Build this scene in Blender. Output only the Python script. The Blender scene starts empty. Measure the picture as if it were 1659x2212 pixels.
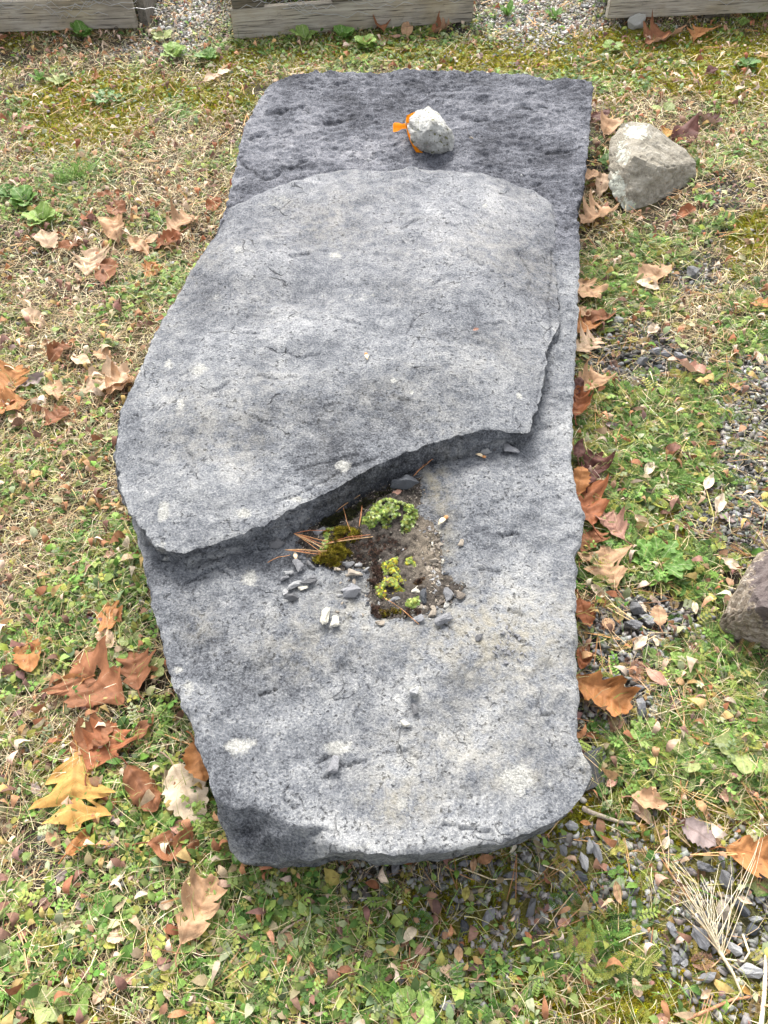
import bpy, bmesh, math, random
import numpy as np
from mathutils import Vector, Matrix, Euler

# ------------------------------------------------------------------ camera, sky, sun, exposure
SC = bpy.context.scene
CAM_H, PITCH = 1.5, 53.0            # metres above ground, degrees below the horizon
FP = 0.751 * 2212                   # focal length in picture units (picture is 1659 x 2212 units)
cam_d = bpy.data.cameras.new('camera'); cam = bpy.data.objects.new('camera', cam_d)
SC.collection.objects.link(cam); SC.camera = cam
cam.location = (0, 0, CAM_H); cam.rotation_euler = (math.radians(90 - PITCH), 0, 0)
cam_d.sensor_fit = 'VERTICAL'; cam_d.sensor_height = 36; cam_d.lens = 36 * 0.751
cam_d.clip_start = 0.02; cam_d.clip_end = 500
SUN_EL, SUN_AZ = 47.0, -10.0        # azimuth measured from +Y towards +X
w = bpy.data.worlds.new('World'); SC.world = w; w.use_nodes = True
nt = w.node_tree; bgn = nt.nodes['Background']
sky = nt.nodes.new('ShaderNodeTexSky'); sky.sky_type = 'NISHITA'; sky.sun_disc = False
sky.sun_elevation = math.radians(SUN_EL); sky.sun_rotation = math.radians(SUN_AZ)
sky.air_density = 1.0; sky.dust_density = 4.0; sky.ozone_density = 1.0
hs = nt.nodes.new('ShaderNodeHueSaturation'); hs.inputs['Saturation'].default_value = 0.22
nt.links.new(sky.outputs[0], hs.inputs['Color']); nt.links.new(hs.outputs[0], bgn.inputs['Color'])
bgn.inputs['Strength'].default_value = 0.145
sd = bpy.data.lights.new('sun', 'SUN'); sd.energy = 1.6; sd.angle = math.radians(24); sd.color = (1, .965, .91)
so = bpy.data.objects.new('sun', sd); SC.collection.objects.link(so)
a, e = math.radians(SUN_AZ), math.radians(SUN_EL)
so.rotation_euler = Vector((-math.sin(a) * math.cos(e), -math.cos(a) * math.cos(e), -math.sin(e))).to_track_quat('-Z', 'Y').to_euler()
SC.view_settings.view_transform = 'Standard'; SC.view_settings.look = 'None'
SC.view_settings.exposure = 1.55; SC.view_settings.gamma = 1
SC.view_settings.use_curve_mapping = False

# ------------------------------------------------------------------ helpers
RNG = np.random.default_rng(7); random.seed(7)
C = SC.collection
TH = math.radians(PITCH)
FW = np.array([0, math.cos(TH), -math.sin(TH)]); UP = np.array([0, math.sin(TH), math.cos(TH)])

def W(px, py, z=0.0):
    """the place on the horizontal plane at height z that is seen at picture coordinates px, py"""
    px = np.asarray(px, float); py = np.asarray(py, float); z = np.asarray(z, float)
    dx = (px - 829.5) / FP; dy = -(py - 1106) / FP
    vy = FW[1] + dy * UP[1]; vz = FW[2] + dy * UP[2]
    t = (z - CAM_H) / vz
    return dx * t, vy * t
def P3(px, py, z=0.0):
    x, y = W(px, py, z); return Vector((float(x), float(y), float(z)))
def toP(x, y, z=0.0):
    d = FW[1] * y + FW[2] * (z - CAM_H); u = UP[1] * y + UP[2] * (z - CAM_H)
    d = np.maximum(d, 1e-3)
    return 829.5 + FP * x / d, 1106 - FP * u / d
def m_per_px(px, py, z=0.0):
    x, y = W(px, py, z); d = FW[1] * y + FW[2] * (z - CAM_H); return float(d / FP)

_perm = np.random.default_rng(3).permutation(256); _perm = np.concatenate([_perm, _perm, _perm])
_g = np.random.default_rng(4).normal(size=(256, 3)); _g /= np.linalg.norm(_g, axis=1)[:, None]
def pn(x, y, z=0.0):
    x, y, z = np.broadcast_arrays(np.asarray(x, float), np.asarray(y, float), np.asarray(z, float))
    xi, yi, zi = np.floor(x).astype(int), np.floor(y).astype(int), np.floor(z).astype(int)
    xf, yf, zf = x - xi, y - yi, z - zi
    u, v, ww = [f * f * f * (f * (f * 6 - 15) + 10) for f in (xf, yf, zf)]
    r = 0
    for i in (0, 1):
        for j in (0, 1):
            for k in (0, 1):
                h = _perm[_perm[_perm[(xi + i) & 255] + ((yi + j) & 255)] + ((zi + k) & 255)]
                g = _g[h]
                d = g[..., 0] * (xf - i) + g[..., 1] * (yf - j) + g[..., 2] * (zf - k)
                r = r + d * (u if i else 1 - u) * (v if j else 1 - v) * (ww if k else 1 - ww)
    return r * 1.6
def fbm(x, y, z=0.0, o=4, gain=.5):
    s, a = 0, 1.0
    for i in range(o):
        s = s + a * pn(x * 2 ** i + 17 * i, y * 2 ** i - 9 * i, np.asarray(z) * 2 ** i + 5 * i); a *= gain
    return s
def sstep(a, b, x):
    t = np.clip((x - a) / (b - a), 0, 1); return t * t * (3 - 2 * t)
def ground_z(x, y):
    return 0.012 * fbm(np.asarray(x) * 2.2, np.asarray(y) * 2.2, 1.0, 3) + 0.004 * fbm(np.asarray(x) * 14, np.asarray(y) * 14, 2.0, 2)

def tag(o, label=None, cat=None, group=None, kind=None):
    if label: o['label'] = label
    if cat: o['category'] = cat
    if group: o['group'] = group
    if kind: o['kind'] = kind
    return o
def link(name, me, mat=None, parent=None, loc=None):
    o = bpy.data.objects.new(name, me); C.objects.link(o)
    if mat and me and not me.materials: me.materials.append(mat)
    if parent: o.parent = parent
    if loc is not None: o.location = loc
    return o
def empty(name, loc, rz=0):
    o = bpy.data.objects.new(name, None); C.objects.link(o); o.location = loc; o.rotation_euler = (0, 0, rz)
    o.empty_display_size = .05
    return o
def np_mesh(name, V, F, col=None, uv=None, smooth=False, attrs=None):
    """V (n,3); F (m,3) or (m,4) int array, or a list of such"""
    me = bpy.data.meshes.new(name)
    Fs = F if isinstance(F, list) else [F]
    Fs = [f for f in Fs if len(f)]
    V = np.ascontiguousarray(V, dtype=np.float32)
    me.vertices.add(len(V)); me.vertices.foreach_set('co', V.ravel())
    loops = np.concatenate([f.ravel() for f in Fs]).astype(np.int32)
    tot = np.concatenate([np.full(len(f), f.shape[1], dtype=np.int32) for f in Fs])
    start = np.concatenate([[0], np.cumsum(tot)[:-1]]).astype(np.int32)
    me.loops.add(len(loops)); me.loops.foreach_set('vertex_index', loops)
    me.polygons.add(len(tot)); me.polygons.foreach_set('loop_start', start); me.polygons.foreach_set('loop_total', tot)
    if smooth: me.polygons.foreach_set('use_smooth', np.ones(len(tot), dtype=bool))
    if col is not None:
        a = me.attributes.new('Col', 'FLOAT_COLOR', 'POINT')
        c = np.ones((len(V), 4), dtype=np.float32); c[:, :3] = col; a.data.foreach_set('color', c.ravel())
    for k, v in (attrs or {}).items():
        a = me.attributes.new(k, 'FLOAT', 'POINT'); a.data.foreach_set('value', np.ascontiguousarray(v, dtype=np.float32))
    if uv is not None:
        l = me.uv_layers.new(name='UVMap'); l.data.foreach_set('uv', np.ascontiguousarray(uv[loops], dtype=np.float32).ravel())
    me.update(calc_edges=True); me.validate(); return me

# ---- nodes
class NT:
    def __init__(s, name):
        s.m = bpy.data.materials.new(name); s.m.use_nodes = True; s.t = s.m.node_tree
        s.b = s.t.nodes['Principled BSDF']; s.b.inputs['Roughness'].default_value = .85
        s.b.inputs['Specular IOR Level'].default_value = .25
    def n(s, typ, ins=None, **kw):
        x = s.t.nodes.new('ShaderNode' + typ)
        for k, v in kw.items(): setattr(x, k, v)
        for k, v in (ins or {}).items(): s.set(x.inputs[k], v)
        return x
    def set(s, inp, v):
        if isinstance(v, bpy.types.NodeSocket): s.t.links.new(v, inp)
        elif isinstance(v, bpy.types.Node): s.t.links.new(v.outputs[0], inp)
        else: inp.default_value = v
    def co(s, kind='Object', scale=None):
        t = s.n('TexCoord').outputs[kind]
        if scale is None: return t
        m = s.n('Mapping', {'Vector': t}); m.inputs['Scale'].default_value = scale; return m.outputs[0]
    def noise(s, scale, detail=3, rough=.55, vec=None, dist=0):
        x = s.n('TexNoise', {'Scale': scale, 'Detail': detail, 'Roughness': rough, 'Distortion': dist})
        if vec is not None: s.set(x.inputs['Vector'], vec)
        return x.outputs['Fac']
    def math(s, op, a, b=0.0, clamp=False):
        x = s.n('Math', operation=op, use_clamp=clamp); s.set(x.inputs[0], a); s.set(x.inputs[1], b); return x.outputs[0]
    def mr(s, v, a, b, c=0.0, d=1.0):
        x = s.n('MapRange'); s.set(x.inputs[0], v)
        for i, q in enumerate((a, b, c, d)): s.set(x.inputs[i + 1], q)
        return x.outputs[0]
    def mix(s, f, a, b, mode='MIX'):
        x = s.n('MixRGB', blend_type=mode); s.set(x.inputs[0], f)
        for i, q in ((1, a), (2, b)):
            s.set(x.inputs[i], q if not isinstance(q, tuple) else (*q, 1) if len(q) == 3 else q)
        return x.outputs[0]
    def ramp(s, v, stops):
        x = s.n('ValToRGB'); s.set(x.inputs[0], v); r = x.color_ramp
        while len(r.elements) < len(stops): r.elements.new(.5)
        for el, (p, c) in zip(r.elements, stops): el.position = p; el.color = (*c, 1)
        return x.outputs[0]
    def attr(s, name, out='Fac'):
        return s.n('Attribute', attribute_name=name).outputs[out]
    def bump(s, h, strength=.5, dist=.002, nrm=None):
        x = s.n('Bump', {'Strength': strength, 'Distance': dist, 'Height': h})
        if nrm is not None: s.set(x.inputs['Normal'], nrm)
        return x.outputs[0]
    def out(s, col, nrm=None, rough=None):
        s.set(s.b.inputs['Base Color'], col)
        if nrm is not None: s.set(s.b.inputs['Normal'], nrm)
        if rough is not None: s.set(s.b.inputs['Roughness'], rough)
        return s.m

def mat_slab():
    s = NT('weathered_bluestone'); co = s.co()
    n1 = s.noise(2.6, 5, .6, co); n2 = s.noise(34, 6, .72, co); n3 = s.noise(230, 4, .75, co); n4 = s.noise(10, 5, .65, co)
    ctr = lambda q, k: s.math('MULTIPLY', s.math('SUBTRACT', q, .5), k)
    v = s.math('ADD', ctr(n1, 1.2), ctr(n2, .95)); v = s.math('ADD', v, ctr(n3, 1.6)); v = s.math('ADD', v, ctr(n4, .75)); v = s.math('ADD', v, .455)
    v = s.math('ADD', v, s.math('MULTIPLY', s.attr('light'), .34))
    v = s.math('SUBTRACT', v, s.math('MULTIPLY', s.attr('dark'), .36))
    c = s.ramp(v, [(.0, (.022, .024, .029)), (.26, (.076, .080, .090)), (.50, (.160, .168, .182)), (.76, (.275, .280, .284)), (1, (.40, .402, .395))])
    pits = s.math('MULTIPLY', s.mr(s.noise(120, 4, .65, co), .42, .34), s.mr(n4, .40, .52))
    c = s.mix(s.math('MULTIPLY', pits, .75), c, (.025, .026, .03))
    warm = s.mix(.6, c, (.27, .235, .155), 'MIX')
    tf = s.math('MULTIPLY', s.attr('tan'), s.mr(n2, .4, .6), True)
    c = s.mix(tf, c, warm)
    pr = s.math('MULTIPLY', s.attr('purple'), .3)
    c = s.mix(pr, c, s.mix(1.0, c, (.92, .86, 1.0), 'MULTIPLY'))
    # pale lichen spots with crisp ragged edges
    lf = s.mr(s.math('ADD', s.attr('lichen'), s.math('MULTIPLY', s.math('SUBTRACT', s.noise(48, 6, .8, co), .5), 2.2)), .38, .75)
    c = s.mix(s.math('MULTIPLY', lf, .88), c, s.mix(s.mr(n3, .35, .65), (.24, .24, .22), (.52, .51, .47)))
    # tiny white lichen specks
    vo = s.n('TexVoronoi', {'Scale': 55.0, 'Vector': co}); 
    sp = s.math('MULTIPLY', s.mr(vo.outputs['Distance'], .10, .05), s.mr(vo.outputs['Color'], .80, .82))
    c = s.mix(s.math('MULTIPLY', sp, .5), c, (.45, .45, .43))
    # hairline cracks
    wp = s.n('VectorMath', operation='ADD'); wn = s.n('TexNoise', {'Scale': 9.0, 'Detail': 5, 'Vector': co})
    ws = s.n('VectorMath', operation='SCALE'); s.set(ws.inputs[0], wn.outputs['Color']); ws.inputs['Scale'].default_value = .10
    s.set(wp.inputs[0], co); s.set(wp.inputs[1], ws.outputs[0])
    vc = s.n('TexVoronoi', {'Scale': 8.5, 'Vector': wp.outputs[0]}, feature='DISTANCE_TO_EDGE')
    cm = s.mr(s.noise(9.5, 3, .5, co), .585, .64)
    ck = s.math('MULTIPLY', s.mr(vc.outputs['Distance'], .015, .004), s.math('MULTIPLY', cm, s.attr('crack')))
    c = s.mix(s.math('MULTIPLY', ck, .6), c, (.03, .03, .033))
    h = s.math('ADD', s.math('MULTIPLY', n2, .55), s.math('MULTIPLY', n3, .75)); h = s.math('SUBTRACT', h, s.math('MULTIPLY', ck, 1.2)); h = s.math('SUBTRACT', h, s.math('MULTIPLY', pits, .5))
    return s.out(c, s.bump(h, .9, .008), .88)

def mat_rock(name, lo, mid, hi, scale=1.0, streak=None, speck=None, spot=None):
    s = NT(name); co = s.co(); vec = s.co('Object', streak) if streak else co
    n1 = s.noise(14 * scale, 5, .65, vec); n2 = s.noise(110 * scale, 4, .7, co)
    v = s.math('ADD', s.math('MULTIPLY', n1, 1.1), s.math('MULTIPLY', n2, .8)); v = s.math('ADD', v, -.45)
    c = s.ramp(v, [(.2, lo), (.5, mid), (.8, hi)])
    if spot:
        lf = s.mr(s.math('ADD', s.attr('lichen'), s.math('MULTIPLY', s.math('SUBTRACT', s.noise(60, 4, .7, co), .5), 1.6)), .45, .55)
        c = s.mix(s.math('MULTIPLY', lf, .8), c, spot)
    if speck: c = s.mix(s.mr(s.noise(45 * scale, 2, .5, co), .62, .68), c, speck)
    return s.out(c, s.bump(s.math('ADD', n1, n2), .7, .006), .85)

def mat_objcolor(name, var=.45, scale=60, bump=.5, dist=.002, rough=.85):
    """stone or wood bits whose own colour is the object's colour"""
    s = NT(name); oc = s.n('ObjectInfo'); co = s.co()
    n1 = s.noise(scale, 5, .7, co); n2 = s.noise(scale * 6, 3, .6, co)
    v = s.mr(s.math('ADD', s.math('MULTIPLY', n1, .6), s.math('MULTIPLY', n2, .4)), .25, .75, 1 - var, 1 + var)
    x = s.n('VectorMath', operation='SCALE'); s.set(x.inputs[0], oc.outputs['Color']); s.set(x.inputs['Scale'], v)
    return s.out(x.outputs[0], s.bump(n1, bump, dist), rough)

def mat_leaf():
    s = NT('dead_leaf'); oc = s.n('ObjectInfo'); uv = s.n('TexCoord').outputs['UV']
    sep = s.n('SeparateXYZ', {'Vector': uv}); u = s.math('ABSOLUTE', s.math('SUBTRACT', sep.outputs[0], .5)); t = sep.outputs[1]
    rib = s.mr(u, .022, .008)
    side = s.math('SUBTRACT', s.math('MULTIPLY', t, 9.0), s.math('MULTIPLY', u, 7.0))
    sv = s.mr(s.math('ABSOLUTE', s.math('SUBTRACT', s.math('FRACT', side), .5)), .05, .02)
    vein = s.math('MAXIMUM', rib, s.math('MULTIPLY', sv, .5))
    co = s.co(); n1 = s.noise(26, 4, .65, co); n2 = s.noise(160, 3, .7, co)
    k = s.mr(s.math('ADD', s.math('MULTIPLY', n1, .65), s.math('MULTIPLY', n2, .35)), .3, .72, .62, 1.3)
    x = s.n('VectorMath', operation='SCALE'); s.set(x.inputs[0], oc.outputs['Color']); s.set(x.inputs['Scale'], k)
    back = s.mix(.30, x.outputs[0], (.60, .47, .36))
    bf = s.n('NewGeometry').outputs['Backfacing']
    c = s.mix(bf, x.outputs[0], back)
    c = s.mix(s.math('MULTIPLY', vein, .35), c, s.mix(1.0, c, (.50, .38, .30), 'MULTIPLY'))
    bl = s.mr(s.noise(18, 5, .75, co), .63, .70)
    c = s.mix(s.math('MULTIPLY', bl, .6), c, s.mix(1.0, c, (.4, .33, .3), 'MULTIPLY'))
    s.out(c, s.bump(s.math('ADD', s.math('MULTIPLY', vein, -.6), n1), .5, .0015), .62)
    # thin blade: part of the light comes through
    tr = s.n('BsdfTranslucent', {'Color': c}); mx = s.n('MixShader'); mx.inputs[0].default_value = .22
    s.set(mx.inputs[1], s.b.outputs[0]); s.set(mx.inputs[2], tr.outputs[0])
    s.set(s.t.nodes['Material Output'].inputs['Surface'], mx.outputs[0])
    return s.m

def mat_col(name, rough=.7, trans=0.2, var=.25, scale=120):
    s = NT(name); c = s.attr('Col', 'Color'); n = s.noise(scale, 3, .6, s.co())
    x = s.n('VectorMath', operation='SCALE'); s.set(x.inputs[0], c); s.set(x.inputs['Scale'], s.mr(n, .3, .7, 1 - var, 1 + var))
    s.out(x.outputs[0], None, rough)
    if trans:
        tr = s.n('BsdfTranslucent'); s.set(tr.inputs['Color'], x.outputs[0]); mx = s.n('MixShader'); mx.inputs[0].default_value = trans
        s.set(mx.inputs[1], s.b.outputs[0]); s.set(mx.inputs[2], tr.outputs[0])
        s.set(s.t.nodes['Material Output'].inputs['Surface'], mx.outputs[0])
    return s.m
def mat_ground():
    s = NT('soil_moss_and_thatch'); co = s.co(); c = s.attr('Col', 'Color')
    n1 = s.noise(45, 6, .75, co); n2 = s.noise(300, 3, .7, co); n3 = s.noise(6, 5, .7, co)
    k = s.mr(s.math('ADD', s.math('MULTIPLY', n1, .6), s.math('MULTIPLY', n2, .4)), .3, .7, .35, 1.6)
    x = s.n('VectorMath', operation='SCALE'); s.set(x.inputs[0], c); s.set(x.inputs['Scale'], k)
    cc = s.mix(s.mr(n3, .5, .6, 0, .5), x.outputs[0], (.07, .052, .034))
    return s.out(cc, s.bump(s.math('ADD', n1, n2), 1.0, .012), .95)
def mat_wood(name, base, dark, lite):
    s = NT(name); oc = s.co('Object', (3.0, 55, 55)); co = s.co()
    n1 = s.noise(1.2, 6, .7, oc, .6); n2 = s.noise(30, 4, .7, co); n3 = s.noise(4, 3, .6, co); n4 = s.noise(3.5, 6, .8, oc)
    c = s.ramp(s.math('ADD', s.math('MULTIPLY', n1, .7), s.math('MULTIPLY', n4, .35)), [(.33, dark), (.5, base), (.68, lite)])
    c = s.mix(s.mr(n3, .48, .66, 0, .55), c, s.mix(1.0, c, (1.0, .90, .66), 'MULTIPLY'))
    c = s.mix(s.mr(n2, .58, .72, 0, .5), c, s.mix(1.0, c, (.5, .5, .5), 'MULTIPLY'))
    n5 = s.noise(2.2, 3, .6, s.co('Object', (2.2, 90, 90))); cr = s.mr(n5, .40, .36); c = s.mix(s.math('MULTIPLY', cr, .75), c, (.035, .03, .026))
    st = s.mr(s.noise(2.6, 4, .6, co), .50, .62); c = s.mix(s.math('MULTIPLY', st, .45), c, s.mix(1.0, c, (.52, .50, .47), 'MULTIPLY'))
    h = s.math('SUBTRACT', s.math('ADD', n1, n4), cr)
    return s.out(c, s.bump(h, .7, .004), .85)
def mat_plain(name, col, rough=.6, metal=0, trans=0):
    s = NT(name); n = s.noise(40, 3, .6, s.co())
    c = s.mix(s.mr(n, .3, .7, 0, .5), col, tuple(v * .72 for v in col)); s.out(c, None, rough); s.b.inputs['Metallic'].default_value = metal
    if trans:
        tr = s.n('BsdfTranslucent', {'Color': (*col, 1)}); mx = s.n('MixShader'); mx.inputs[0].default_value = trans
        s.set(mx.inputs[1], s.b.outputs[0]); s.set(mx.inputs[2], tr.outputs[0])
        s.set(s.t.nodes['Material Output'].inputs['Surface'], mx.outputs[0])
    return s.m

M_SLAB = mat_slab()
M_PALE = mat_rock('pale_limestone', (.20, .19, .16), (.40, .395, .37), (.60, .60, .57), 1.6, speck=(.16, .16, .08))
M_BOUL = mat_rock('lichened_sandstone', (.12, .105, .08), (.26, .235, .185), (.37, .345, .295), 1.0, streak=(1, 2.5, 3), spot=(.48, .50, .43))
M_DARKB = mat_rock('streaked_brown_rock', (.07, .055, .045), (.24, .195, .145), (.44, .40, .35), 1.6, streak=(1.0, 4, 4), spot=(.075, .058, .062))
M_CHIP = mat_objcolor('stone_chip', .5, 90, .8, .003)
M_LEAF = mat_leaf()
M_VEG = mat_col('living_leaves', .6, .25, .22)
M_STRAW = mat_col('dry_plant_matter', .8, .15, .3)
M_MOSS = mat_col('moss', .9, .1, .3)
M_GRAV = mat_col('crushed_stone', .85, 0, .4, 90)
M_GROUND = mat_ground()
M_WOOD = mat_wood('weathered_grey_wood', (.36, .325, .27), (.15, .135, .115), (.50, .46, .39))
M_WOODD = mat_wood('damp_dark_wood', (.15, .135, .115), (.06, .055, .05), (.24, .22, .19))
M_WOODY = mat_wood('yellowed_wood', (.46, .40, .27), (.28, .24, .15), (.58, .52, .38))
M_WIRE = mat_plain('galvanised_wire', (.52, .52, .52), .45, .6)
M_RIB = mat_plain('orange_flagging_tape', (1.0, .43, .02), .4, 0, .35)

# ------------------------------------------------------------------ the slab outline
BASE_P = [(600,172),(640,160),(700,151),(770,158),(830,154),(940,150),(1060,155),(1130,159),(1180,172),(1230,174),(1281,178),(1276,250),(1270,330),(1263,400),
 (1258,432),(1247,440),(1252,540),(1249,680),(1242,800),(1238,900),(1236,1000),(1240,1060),(1262,1110),(1258,1160),(1245,1200),(1245,1300),
 (1248,1400),(1250,1500),(1249,1590),(1258,1640),(1279,1665),(1266,1705),(1240,1748),(1190,1778),(1130,1803),(1050,1828),(950,1843),(850,1848),(780,1845)]
BASE = [(*W(x, y, .20),) for x, y in BASE_P]
for x, y, z in [(720,1853,.15),(640,1868,.10),(530,1885,.06),(508,1850,.08),(478,1785,.15)]: BASE.append((*W(x, y, z),))
for x, y in [(458,1700),(430,1620),(402,1540),(372,1480),(352,1400),(330,1320),(312,1230),(302,1180),(287,1135),(280,1090),(285,1000),(300,860),(355,740),(430,600),(488,450),
             (505,380),(520,300),(545,240),(575,190)]: BASE.append((*W(x, y, .20),))
BASE = np.array(BASE, float)
UP_P = [(1140,930,.262),(1095,918,.266),(1040,920,.27),(1000,935,.27),(950,948,.272),(900,966,.275),(850,985,.275),(800,1003,.278),(750,1035,.278),(700,1060,.278),(640,1088,.278),(560,1130,.275),(480,1160,.265),
 (420,1188,.255),(388,1200,.25),(345,1178,.255),(325,1165,.255),(300,1130,.26),(277,1108,.262),(262,1060,.265),(245,985,.265),(250,930,.265),(260,875,.262),(290,815,.262),(330,720,.26),(375,640,.262),(425,560,.262),(480,470,.262),(505,438,.264),
 (560,412,.266),(650,388,.27),(700,366,.272),(740,356,.275),(800,362,.272),(830,368,.27),(890,356,.27),(950,360,.268),(1050,366,.262),(1110,372,.255),(1160,392,.24),(1190,425,.225),(1200,480,.215),(1202,560,.213),(1205,640,.213),(1208,700,.215),(1178,770,.222),(1172,840,.228),(1158,890,.235),(1148,925,.245)]
UPL = np.array([(*W(x, y, z),) for x, y, z in UP_P], float)

def refine(poly, step=.012, amp=.004, freq=28, seed=0.0, closed=True):
    out = []
    n = len(poly)
    for i in range(n):
        a, b = poly[i], poly[(i + 1) % n]; L = np.linalg.norm(b - a); k = max(1, int(L / step))
        for j in range(k): out.append(a + (b - a) * j / k)
    o = np.array(out)
    for _ in range(2): o = .25 * np.roll(o, 1, 0) + .5 * o + .25 * np.roll(o, -1, 0)
    d = np.roll(o, -1, 0) - np.roll(o, 1, 0); nrm = np.stack([d[:, 1], -d[:, 0]], 1); nrm /= np.linalg.norm(nrm, axis=1)[:, None] + 1e-9
    q = pn(o[:, 0] * freq, o[:, 1] * freq, seed) + .6 * pn(o[:, 0] * freq * 2.7, o[:, 1] * freq * 2.7, seed + 4)
    return o + nrm * (amp * q)[:, None]
def inside(poly, x, y):
    x = np.asarray(x); y = np.asarray(y); r = np.zeros(x.shape, bool); n = len(poly)
    for i in range(n):
        x1, y1 = poly[i]; x2, y2 = poly[(i + 1) % n]
        c = ((y1 > y) != (y2 > y)) & (x < (x2 - x1) * (y - y1) / (y2 - y1 + 1e-15) + x1); r ^= c
    return r
def nearest(poly, x, y):
    """distance and nearest point on the closed outline"""
    best = np.full(x.shape, 1e9); bx = np.zeros(x.shape); by = np.zeros(x.shape); n = len(poly)
    for i in range(n):
        ax, ay = poly[i]; bx_, by_ = poly[(i + 1) % n]; dx, dy = bx_ - ax, by_ - ay; L = dx * dx + dy * dy + 1e-12
        t = np.clip(((x - ax) * dx + (y - ay) * dy) / L, 0, 1); qx, qy = ax + t * dx, ay + t * dy
        d = (x - qx) ** 2 + (y - qy) ** 2; m = d < best
        best[m] = d[m]; bx[m] = qx[m]; by[m] = qy[m]
    return np.sqrt(best), bx, by
def orient_ccw(p):
    a = np.sum(p[:, 0] * np.roll(p[:, 1], -1) - np.roll(p[:, 0], -1) * p[:, 1]); return p if a > 0 else p[::-1]

def slab_mesh(name, poly, ztop, zbot, res, skirt, attrs, nlev=9, side_dark=.35):
    x0, y0 = poly.min(0) - res; x1, y1 = poly.max(0) + res
    gx = np.arange(x0, x1, res); gy = np.arange(y0, y1, res); X, Y = np.meshgrid(gx, gy)
    cx, cy = X[:-1, :-1] + res / 2, Y[:-1, :-1] + res / 2
    keep = inside(poly, cx, cy)
    ny, nx = X.shape; idx = np.arange(ny * nx).reshape(ny, nx)
    q = np.stack([idx[:-1, :-1], idx[:-1, 1:], idx[1:, 1:], idx[1:, :-1]], -1)[keep]
    cnt = np.bincount(q.ravel(), minlength=ny * nx); used = cnt > 0
    remap = np.full(ny * nx, -1); remap[used] = np.arange(used.sum())
    vx, vy = X.ravel()[used].copy(), Y.ravel()[used].copy(); q = remap[q]
    # edges used once are the border
    e = np.concatenate([q[:, [0, 1]], q[:, [1, 2]], q[:, [2, 3]], q[:, [3, 0]]]); key = np.sort(e, 1); kk = key[:, 0].astype(np.int64) * (10 ** 7) + key[:, 1]
    _, inv, c = np.unique(kk, return_inverse=True, return_counts=True); be = e[c[inv] == 1]
    bv = np.unique(be)
    d, qx, qy = nearest(poly, vx, vy)
    vx[bv] = qx[bv]; vy[bv] = qy[bv]; d[bv] = 0
    z = ztop(vx, vy, d)
    V = [np.stack([vx, vy, z], 1), np.stack([vx[bv], vy[bv], z[bv]], 1)]; F = [q]
    # the sides: rows of border points going down, pushed in or out layer by layer
    cxm, cym = vx[bv], vy[bv]
    eps = .02
    # outward direction from the outline
    pd = np.roll(poly, -1, 0) - np.roll(poly, 1, 0); pnn = np.stack([pd[:, 1], -pd[:, 0]], 1); pnn /= np.linalg.norm(pnn, axis=1)[:, None] + 1e-9
    near = np.array([np.argmin((poly[:, 0] - a) ** 2 + (poly[:, 1] - b) ** 2) for a, b in zip(cxm, cym)])
    nx_, ny_ = pnn[near, 0], pnn[near, 1]
    loc = np.full(len(vx), -1); loc[bv] = np.arange(len(bv)); prev = len(vx) + np.arange(len(bv)); base_n = len(vx) + len(bv)
    for L in range(1, nlev + 1):
        f = L / nlev; zb = zbot(cxm, cym); zz = z[bv] * (1 - f) + zb * f
        off = skirt(cxm, cym, zz, f)
        V.append(np.stack([cxm + nx_ * off, cym + ny_ * off, zz], 1))
        cur = base_n + np.arange(len(bv)); base_n += len(bv)
        a, b = loc[be[:, 0]], loc[be[:, 1]]
        pa_, pb_ = (prev[a], prev[b]); F.append(np.stack([pb_, pa_, cur[a], cur[b]], 1)); prev = cur
    V_ = np.concatenate(V[1:]); V = np.concatenate(V); F = np.concatenate(F)
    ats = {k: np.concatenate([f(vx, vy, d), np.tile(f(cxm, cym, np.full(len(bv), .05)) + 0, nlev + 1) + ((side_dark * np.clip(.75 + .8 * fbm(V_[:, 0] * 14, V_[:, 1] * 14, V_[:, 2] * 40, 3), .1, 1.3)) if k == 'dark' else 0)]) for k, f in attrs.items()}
    return np_mesh(name, V, F, smooth=True, attrs=ats)

BASE = orient_ccw(BASE); UPL = orient_ccw(UPL)
BASER = refine(BASE, .009, .0055, 34, 1.0); UPR = refine(UPL, .008, .0062, 40, 5.0)

def blobs(px, py, L):
    r = np.zeros(np.shape(px))
    for cx, cy, rx, ry, wt in L: r = np.maximum(r, wt * np.exp(-(((px - cx) / rx) ** 2 + ((py - cy) / ry) ** 2)))
    return r
def addblobs(px, py, L):
    r = np.zeros(np.shape(px))
    for cx, cy, rx, ry, wt in L: r = r + wt * np.exp(-(((px - cx) / rx) ** 2 + ((py - cy) / ry) ** 2))
    return r

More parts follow.
